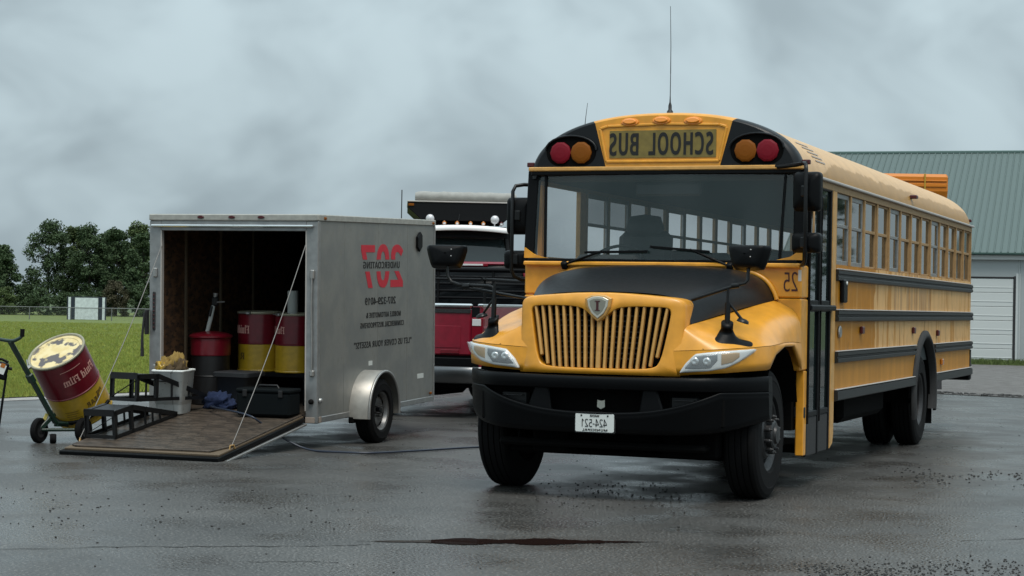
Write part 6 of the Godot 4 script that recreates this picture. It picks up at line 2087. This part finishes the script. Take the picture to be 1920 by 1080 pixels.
func build_far():
	var m: MB
	var fol := mt("foliage_dark", Color(0.046, 0.080, 0.032), 0.85); fol.vertex_color_use_as_albedo = true
	fol.backlight_enabled = true; fol.backlight = Color(0.12, 0.18, 0.06)
	var fol2 := mt("foliage_light", Color(0.075, 0.112, 0.038), 0.85); fol2.vertex_color_use_as_albedo = true
	fol2.backlight_enabled = true; fol2.backlight = Color(0.14, 0.20, 0.07)
	var fol3 := mt("foliage_brown", Color(0.060, 0.055, 0.030), 0.9); fol3.vertex_color_use_as_albedo = true
	# trees beyond the fence: [x, z, height, spread, crown base, kind, material, label]
	var T := [
		[-47.3, -172, 5.9, 1.3, 0.6, 0, fol, "pointed dark tree cut by the picture's edge"],
		[-45.4, -170, 6.1, 1.35, 0.8, 0, fol, "small pointed pine standing apart from the tall trees"],
		[-42.9, -176, 8.6, 1.75, 2.0, 1, fol, "tallest dark tree at the open end of the row"],
		[-41.0, -178, 8.2, 1.3, 2.6, 1, fol2, "paler tree close beside the tallest one"],
		[-38.9, -175, 8.3, 1.55, 2.2, 1, fol, "round topped dark tree right above the white scoreboard"],
		[-37.4, -178, 8.1, 1.35, 2.6, 1, fol, "narrow dark tree between scoreboard and leaning tree"],
		[-36.2, -174, 7.9, 1.3, 3.0, 1, fol, "dark tree with bare leaning trunk and sky gaps"],
		[-34.9, -177, 8.7, 1.25, 2.4, 1, fol2, "pale green tree rising beside the trailer corner"],
		[-33.4, -172, 7.6, 1.2, 1.6, 1, fol, "dark tree half hidden by the trailer corner"],
	]
	var i := 0
	for t in T:
		var o := thing("pine_tree" if t[5] == 0 else "broadleaf_tree", t[7], "tree", Transform3D(Basis.IDENTITY, Vector3(t[0], -0.35, t[1])), "trees beyond the field fence")
		part(o, "trunk", trunk_mesh(300 + i, t[2], t[3], t[4], 0.16), M.bark)
		part(o, "crown", leaf_crown(200 + i, t[2], t[3] * 1.35, t[4] * 0.7, 100, 120, 0.11, t[5]), t[6])
		i += 1
	var B := [[-47.0, 1.9, 1.5, fol, "low dark bush at the picture's edge below the pine"], [-45.2, 2.1, 1.4, fol2, "leafy bush under the small pointed pine"], [-43.6, 2.2, 1.4, fol, "dark bush at the foot of the tallest tree"], [-41.9, 1.9, 1.3, fol, "dense bush left of the scoreboard posts"], [-40.2, 1.7, 1.3, fol, "bush behind the scoreboard's nearer post"], [-38.6, 1.6, 1.3, fol, "bush behind the white scoreboard panel"], [-36.9, 1.7, 1.3, fol, "bush beneath the leaning tree"], [-35.2, 2.6, 1.3, fol3, "brownish bush beside the trailer corner"], [-33.6, 2.4, 1.3, fol, "dark bush partly behind the trailer"]]
	for b in B:
		var o := thing("bush", b[4], "bush", Transform3D(Basis.IDENTITY, Vector3(b[0], -0.35, -168.0 - rng.randf() * 3.0)), "bushes along the field edge")
		part(o, "stem", trunk_mesh(400 + i, b[1] * 0.8, 0.5, 0.3, 0.05), M.bark)
		part(o, "crown", leaf_crown(500 + i, b[1] * 1.25, b[2] * 1.1, 0.2, 44, 120, 0.085, 1), b[3])
		i += 1
	# trees beyond the right edge of the picture, which the bus windows mirror
	var k2 := 0
	for t in [[24.5, -45.0, 8.5, 2.4, "tall tree mirrored in the first bus window"], [28.5, -49.0, 9.5, 2.6, "tall tree mirrored in the second bus window"], [31.0, -44.0, 8.0, 2.4, "tree standing right of the metal building"], [35.0, -50.0, 9.0, 2.6, "outermost tree right of the metal building"]]:
		var o := thing("broadleaf_tree", t[4], "tree", Transform3D(Basis.IDENTITY, Vector3(t[0], 0, t[1])), "trees right of the building")
		part(o, "trunk", trunk_mesh(700 + k2, t[2], t[3], 1.5, 0.2), M.bark)
		part(o, "crown", leaf_crown(720 + k2, t[2], t[3] * 1.2, 0.8, 70, 90, 0.16, 1), fol)
		k2 += 1
	# fence
	var fz := -137.0
	var fy := -0.19
	var f := thing("chain_link_fence", "galvanised chain link fence along the far field edge", "fence", Transform3D(Basis.IDENTITY, Vector3(-34.7, fy, fz)))
	for k in range(-2, 5):
		m = MB.new(); m.tube([Vector3(k * 2.96, -0.1, 0), Vector3(k * 2.96, 0.93, 0)], 0.035, 8); part(f, "post", m, M.galv)
	m = MB.new(); m.tube([Vector3(-6.5, 0.915, 0), Vector3(12.5, 0.915, 0)], 0.028, 6); part(f, "top_rail", m, M.galv)
	m = MB.new()
	var x := -6.5
	while x < 12.4:
		m.beam(Vector3(x, 0.02, 0.02), Vector3(x + 0.9, 0.91, 0.02), 0.003, 0.003)
		m.beam(Vector3(x + 0.9, 0.02, 0.03), Vector3(x, 0.91, 0.03), 0.003, 0.003)
		x += 0.10
	var ml := part(f, "wire_mesh", m, M.galv); ml.set_meta("kind", "stuff")
	# scoreboard
	var sb := thing("scoreboard", "white scoreboard panel between dark posts behind the fence", "scoreboard", Transform3D(Basis.IDENTITY, Vector3(-31.5, -0.2, -141.0)))
	m = MB.new(); m.bx(-0.86, 0.86, 0.03, 1.66, -0.06, 0.0, 0.01); part(sb, "panel", m, M.board_white)
	for sx in [-1.0, 1.0]:
		m = MB.new(); m.bx(sx * 0.88, sx * 1.15, -0.1, 1.72, -0.12, 0.02, 0.01); part(sb, "dark_post", m, M.board_navy)
		m = MB.new(); m.bx(sx * 1.16, sx * 1.36, -0.1, 1.68, -0.10, 0.0, 0.01); part(sb, "white_post", m, M.board_white)
		m = MB.new(); m.bx(sx * 1.37, sx * 1.44, -0.1, 1.70, -0.12, 0.02, 0.01); part(sb, "edge_post", m, M.board_navy)
	m = MB.new(); m.bx(-0.88, 0.88, 1.665, 1.73, -0.1, 0.01, 0.01); part(sb, "top_bar", m, M.board_navy)
	for q in [[-0.85, 0.83]]:
		m = MB.new(); m.bx(-0.86, 0.86, 0.835, 0.845, 0.001, 0.006); part(sb, "panel_seam", m, M.galv)
	# metal building
	var b := thing("metal_building", "grey metal building with green roof behind the bus", "building", Transform3D(Basis(Vector3.UP, -0.30), Vector3(14.0, 0.0, -56.2)))
	m = MB.new(); m.bx(-6.0, 9.0, 0.0, 3.20, -16.0, -0.12); part(b, "wall", m, M.wall_grey)
	var pm := MB.new(); pm.bx(0.0, 0.296, 0.02, 3.10, -0.118, -0.05, 0.0); pm.prism(PackedVector2Array([Vector2(0.0, 0), Vector2(0.02, 0.03), Vector2(0.06, 0.03), Vector2(0.08, 0)]), 0.02, 3.1, Transform3D(Basis(Vector3.RIGHT, Vector3(0, 0, 1), Vector3(0, 1, 0)), Vector3(0.0, 0.0, -0.05)))
	var wmesh := pm.done()
	for k in range(-4, 22):
		var px := k * 0.30
		if px > -2.35 and px + 0.3 < 0.90: continue
		var o := part(b, "wall_sheet", wmesh, M.wall_grey); o.position.x = px
	m = MB.new(); m.bx(-2.1, 0.9, 2.58, 3.10, -0.118, -0.05); part(b, "wall_header", m, M.wall_grey)
	m = MB.new(); m.bx(-6, 9, 3.10, 3.24, -0.12, 0.10, 0.01); part(b, "eave_trim", m, M.trim_white)
	m = MB.new(); m.bx(-6, 9, 3.245, 3.31, -0.10, 0.24, 0.01); part(b, "eave_flashing", m, M.trim_green)
	# overhead door
	for k in 6:
		m = MB.new(); m.bx(-2.05, 0.78, 0.06 + k * 0.415, 0.06 + k * 0.415 + 0.408, -0.09, -0.04, 0.012); m.bx(-2.05, 0.78, 0.06 + k * 0.415 + 0.14, 0.06 + k * 0.415 + 0.165, -0.045, -0.03, 0.006)
		part(b, "door_section", m, M.door_white)
	m = MB.new(); m.bx(0.785, 0.85, 0.0, 2.62, -0.11, -0.02, 0.01); m.bx(-2.1, 0.85, 2.555, 2.60, -0.11, -0.025, 0.01); part(b, "door_jamb", m, M.steel_dark)
	m = MB.new(); m.bx(0.852, 0.98, 0.0, 2.70, -0.10, -0.025, 0.006); part(b, "door_casing", m, M.trim_white)
	# roof slope in rib sheets
	var e0 := Vector3(0, 3.30, 0.22)
	var e1 := Vector3(0, 6.92, -8.0)
	var dirn := (e1 - e0).normalized()
	var nrm := Vector3.RIGHT.cross(dirn).normalized()
	if nrm.y < 0: nrm = -nrm
	var Lr := e0.distance_to(e1)
	var rf := Transform3D(Basis(Vector3.RIGHT, nrm, Vector3.RIGHT.cross(nrm)), e0)
	var sm := MB.new()
	sm.box(Vector3(0.10, -0.01, -Lr * 0.5), Vector3(0.198, 0.02, Lr), 0.0)
	sm.prism(PackedVector2Array([Vector2(0.0, 0.0), Vector2(0.045, 0.0), Vector2(0.034, 0.032), Vector2(0.011, 0.032)]), -Lr, 0.0)
	var smm := sm.done()
	for k in range(-30, 45):
		var o := part(b, "roof_sheet", smm, M.roof_green); o.transform = rf * Transform3D(Basis.IDENTITY, Vector3(k * 0.2, 0, 0))
	m = MB.new(); m.box(e1 + Vector3(1.5, 0.02, -0.1), Vector3(15.2, 0.10, 0.35), 0.02); part(b, "ridge_cap", m, M.roof_rib)
	m = MB.new(); m.quad(Vector3(-6, 6.85, -8.05), Vector3(9, 6.85, -8.05), Vector3(9, 3.25, -16.2), Vector3(-6, 3.25, -16.2)); part(b, "rear_roof", m, M.roof_green)
	for sx in [-6.0, 9.0]:
		m = MB.new(); m.prism(PackedVector2Array([Vector2(0, 3.2), Vector2(-16, 3.2), Vector2(-8, 6.8)]), -0.05, 0.0, Transform3D(Basis(Vector3(0, 0, 1), Vector3.UP, Vector3(-1, 0, 0)), Vector3(sx, 0, 0))); part(b, "gable", m, M.wall_grey)
	# orange hopper on a tall stand behind the bus
	var h := thing("spreader_hopper", "orange spreader hopper showing above the bus roof", "hopper", Transform3D(Basis(Vector3.UP, -0.02), Vector3(8.0, 0.0, -38.0)))
	m = MB.new()
	var prof := PackedVector2Array([Vector2(-0.55, 4.18), Vector2(-0.50, 4.24), Vector2(0.50, 4.24), Vector2(0.55, 4.18), Vector2(0.55, 3.90), Vector2(0.25, 3.2), Vector2(-0.25, 3.2), Vector2(-0.55, 3.90)])
	m.prism(prof, -1.2, 0.56, Transform3D(Basis(Vector3(0, 0, 1), Vector3.UP, Vector3(1, 0, 0)), Vector3.ZERO), 0.03)
	part(h, "hopper_body", m, M.spreader_orange)
	m = MB.new(); m.bx(-1.15, 0.53, 4.09, 4.115, 0.55, 0.575, 0.006); m.bx(-1.15, 0.53, 3.98, 4.05, 0.55, 0.572, 0.01); part(h, "side_rib", m, M.spreader_orange)
	m = MB.new(); m.bx(0.085, 0.115, 3.9, 4.24, 0.55, 0.585, 0.004); part(h, "strap", m, M.drum_yellow)
	for q in [[-1.0, 0.5], [0.4, 0.5], [-1.0, -0.5], [0.4, -0.5]]:
		m = MB.new(); m.beam(Vector3(q[0], 0, q[1] * 1.5), Vector3(q[0], 3.6, q[1] * 0.7), 0.1, 0.1, 0.01); part(h, "leg", m, M.steel_dark)
	m = MB.new(); m.bx(-1.05, 0.45, 3.16, 3.24, -0.4, 0.4, 0.01); part(h, "stand_deck", m, M.steel_dark)

func build_details():
	# loose stones and crumbs on the wet asphalt
	var r := RandomNumberGenerator.new(); r.seed = 77
	var sm := MB.new()
	var n := FastNoiseLite.new(); n.seed = 9; n.frequency = 1.2
	var rows := []
	for i in 5:
		var a := PI * i / 4.0
		var ring := []
		for k in 7:
			var b := -TAU * k / 7.0
			var d := Vector3(sin(a) * cos(b), -cos(a) * 0.65, sin(a) * sin(b))
			ring.append(d * (1.0 + 0.6 * n.get_noise_3d(d.x * 2, d.y * 2, d.z * 2)))
		rows.append(ring)
	sm.grid(rows, true, -1)
	var mesh := sm.done()
	var places := []
	for k in 650:   # thin scatter everywhere
		places.append([Vector3(r.randf_range(-6, 8), 0, r.randf_range(-28, -10.6)), r.randf_range(0.0025, 0.007)])
	for k in 900:   # drift at the lower right
		var p := Vector3(r.randf_range(1.7, 4.2), 0, 0)
		p.z = -11.0 - (p.x - 1.7) * 0.22 + r.randfn() * 0.22
		places.append([p, r.randf_range(0.0025, 0.008)])
	for k in 260:   # patch behind the bus door
		places.append([Vector3(r.randf_range(3.6, 6.2), 0, -17.6 + r.randfn() * 0.45), r.randf_range(0.004, 0.012)])
	for k in 160:   # under the front bumper
		places.append([Vector3(r.randf_range(0.2, 1.4), 0, -15.4 + r.randfn() * 0.7), r.randf_range(0.003, 0.009)])
	for k in 120:   # lower left
		places.append([Vector3(r.randf_range(-4.2, -1.0), 0, -13.6 + r.randfn() * 0.9), r.randf_range(0.004, 0.009)])
	for k in 420:   # crumbled edge of the asphalt by the gravel
		var x := r.randf_range(7.7, 12.5)
		places.append([Vector3(x, 0, -34.6 + r.randfn() * 0.16 - max(0.0, 9.3 - x) * 0.8), r.randf_range(0.012, 0.04)])
	var mm := MultiMesh.new()
	mm.transform_format = MultiMesh.TRANSFORM_3D
	mm.mesh = mesh
	mm.instance_count = places.size()
	for k in places.size():
		var s: float = places[k][1]
		var b := Basis(Vector3.UP, r.randf() * TAU).scaled(Vector3(s * r.randf_range(0.7, 1.4), s, s * r.randf_range(0.7, 1.4)))
		mm.set_instance_transform(k, Transform3D(b, places[k][0] + Vector3(0, s * 0.5, 0)))
	var mi := MultiMeshInstance3D.new()
	mi.name = "loose_gravel"; mi.multimesh = mm
	mi.material_override = mt("stone", Color(0.022, 0.021, 0.020), 0.7)
	add_child(mi)
	tag(mi, "dark loose stones scattered over the wet asphalt", "gravel", "", "stuff")
	# grass blades over the near part of the field
	var gm := MB.new()
	for k in 5:
		var a := TAU * k / 5.0 + r.randf()
		var o := Vector3(cos(a), 0, sin(a)) * 0.05
		var lean := Vector3(r.randfn(), 0, r.randfn()) * 0.03
		var w := Vector3(-sin(a), 0, cos(a)) * 0.007
		gm.tri(o - w, o + w, o + lean + Vector3(0, r.randf_range(0.04, 0.075), 0))
	var gmesh := gm.done()
	var gp := []
	var e0 := Vector2(-14, -17.4)
	var dir := (Vector2(2.0, -42.9) - e0).normalized()
	var nn := Vector2(-0.846, -0.533)
	while gp.size() < 110000:
		var gz := 26.0 + 95.0 * pow(r.randf(), 2.3)
		var q := Vector2(r.randf_range(-0.36 * gz - 0.6, -0.10 * gz), -gz)
		if (q - e0).dot(nn) < 0.0: continue
		gp.append(q)
	mm = MultiMesh.new()
	mm.transform_format = MultiMesh.TRANSFORM_3D
	mm.use_colors = true
	mm.mesh = gmesh
	mm.instance_count = gp.size()
	for k in gp.size():
		var q: Vector2 = gp[k]
		var y: float = 0.018 - 0.20 * clamp((-q.y - 30.0) / 107.0, 0.0, 1.0)
		var s := r.randf_range(0.6, 1.25)
		mm.set_instance_transform(k, Transform3D(Basis(Vector3.UP, r.randf() * TAU).scaled(Vector3.ONE * s), Vector3(q.x, y, q.y)))
		var t := r.randf_range(0.7, 1.25)
		mm.set_instance_color(k, Color(t * r.randf_range(0.9, 1.25), t, t * 0.9))
	mi = MultiMeshInstance3D.new()
	mi.name = "grass"; mi.multimesh = mm
	var gmat := mt("grass_blade", Color(0.20, 0.25, 0.045), 0.85)
	gmat.vertex_color_use_as_albedo = true
	gmat.backlight_enabled = true; gmat.backlight = Color(0.2, 0.3, 0.06)
	mi.material_override = gmat
	add_child(mi)
	tag(mi, "short mown grass at the near edge of the field", "grass", "", "stuff")
	# weeds along the foot of the building
	mm = MultiMesh.new()
	mm.transform_format = MultiMesh.TRANSFORM_3D
	mm.mesh = gmesh
	mm.instance_count = 2600
	for k in 2600:
		mm.set_instance_transform(k, Transform3D(Basis(Vector3.UP, r.randf() * TAU).scaled(Vector3.ONE * r.randf_range(1.2, 3.0)), Vector3(14, 0, -56.2) + Basis(Vector3.UP, -0.30) * Vector3(r.randf_range(-3, 6), 0.012, 0.2 + r.randfn() * 0.16)))
	mi = MultiMeshInstance3D.new()
	mi.name = "weed_strip"; mi.multimesh = mm
	mi.material_override = mt("weed_blade", Color(0.075, 0.11, 0.025), 0.85)
	add_child(mi)
	tag(mi, "strip of green weeds along the foot of the metal building", "weeds", "", "stuff")
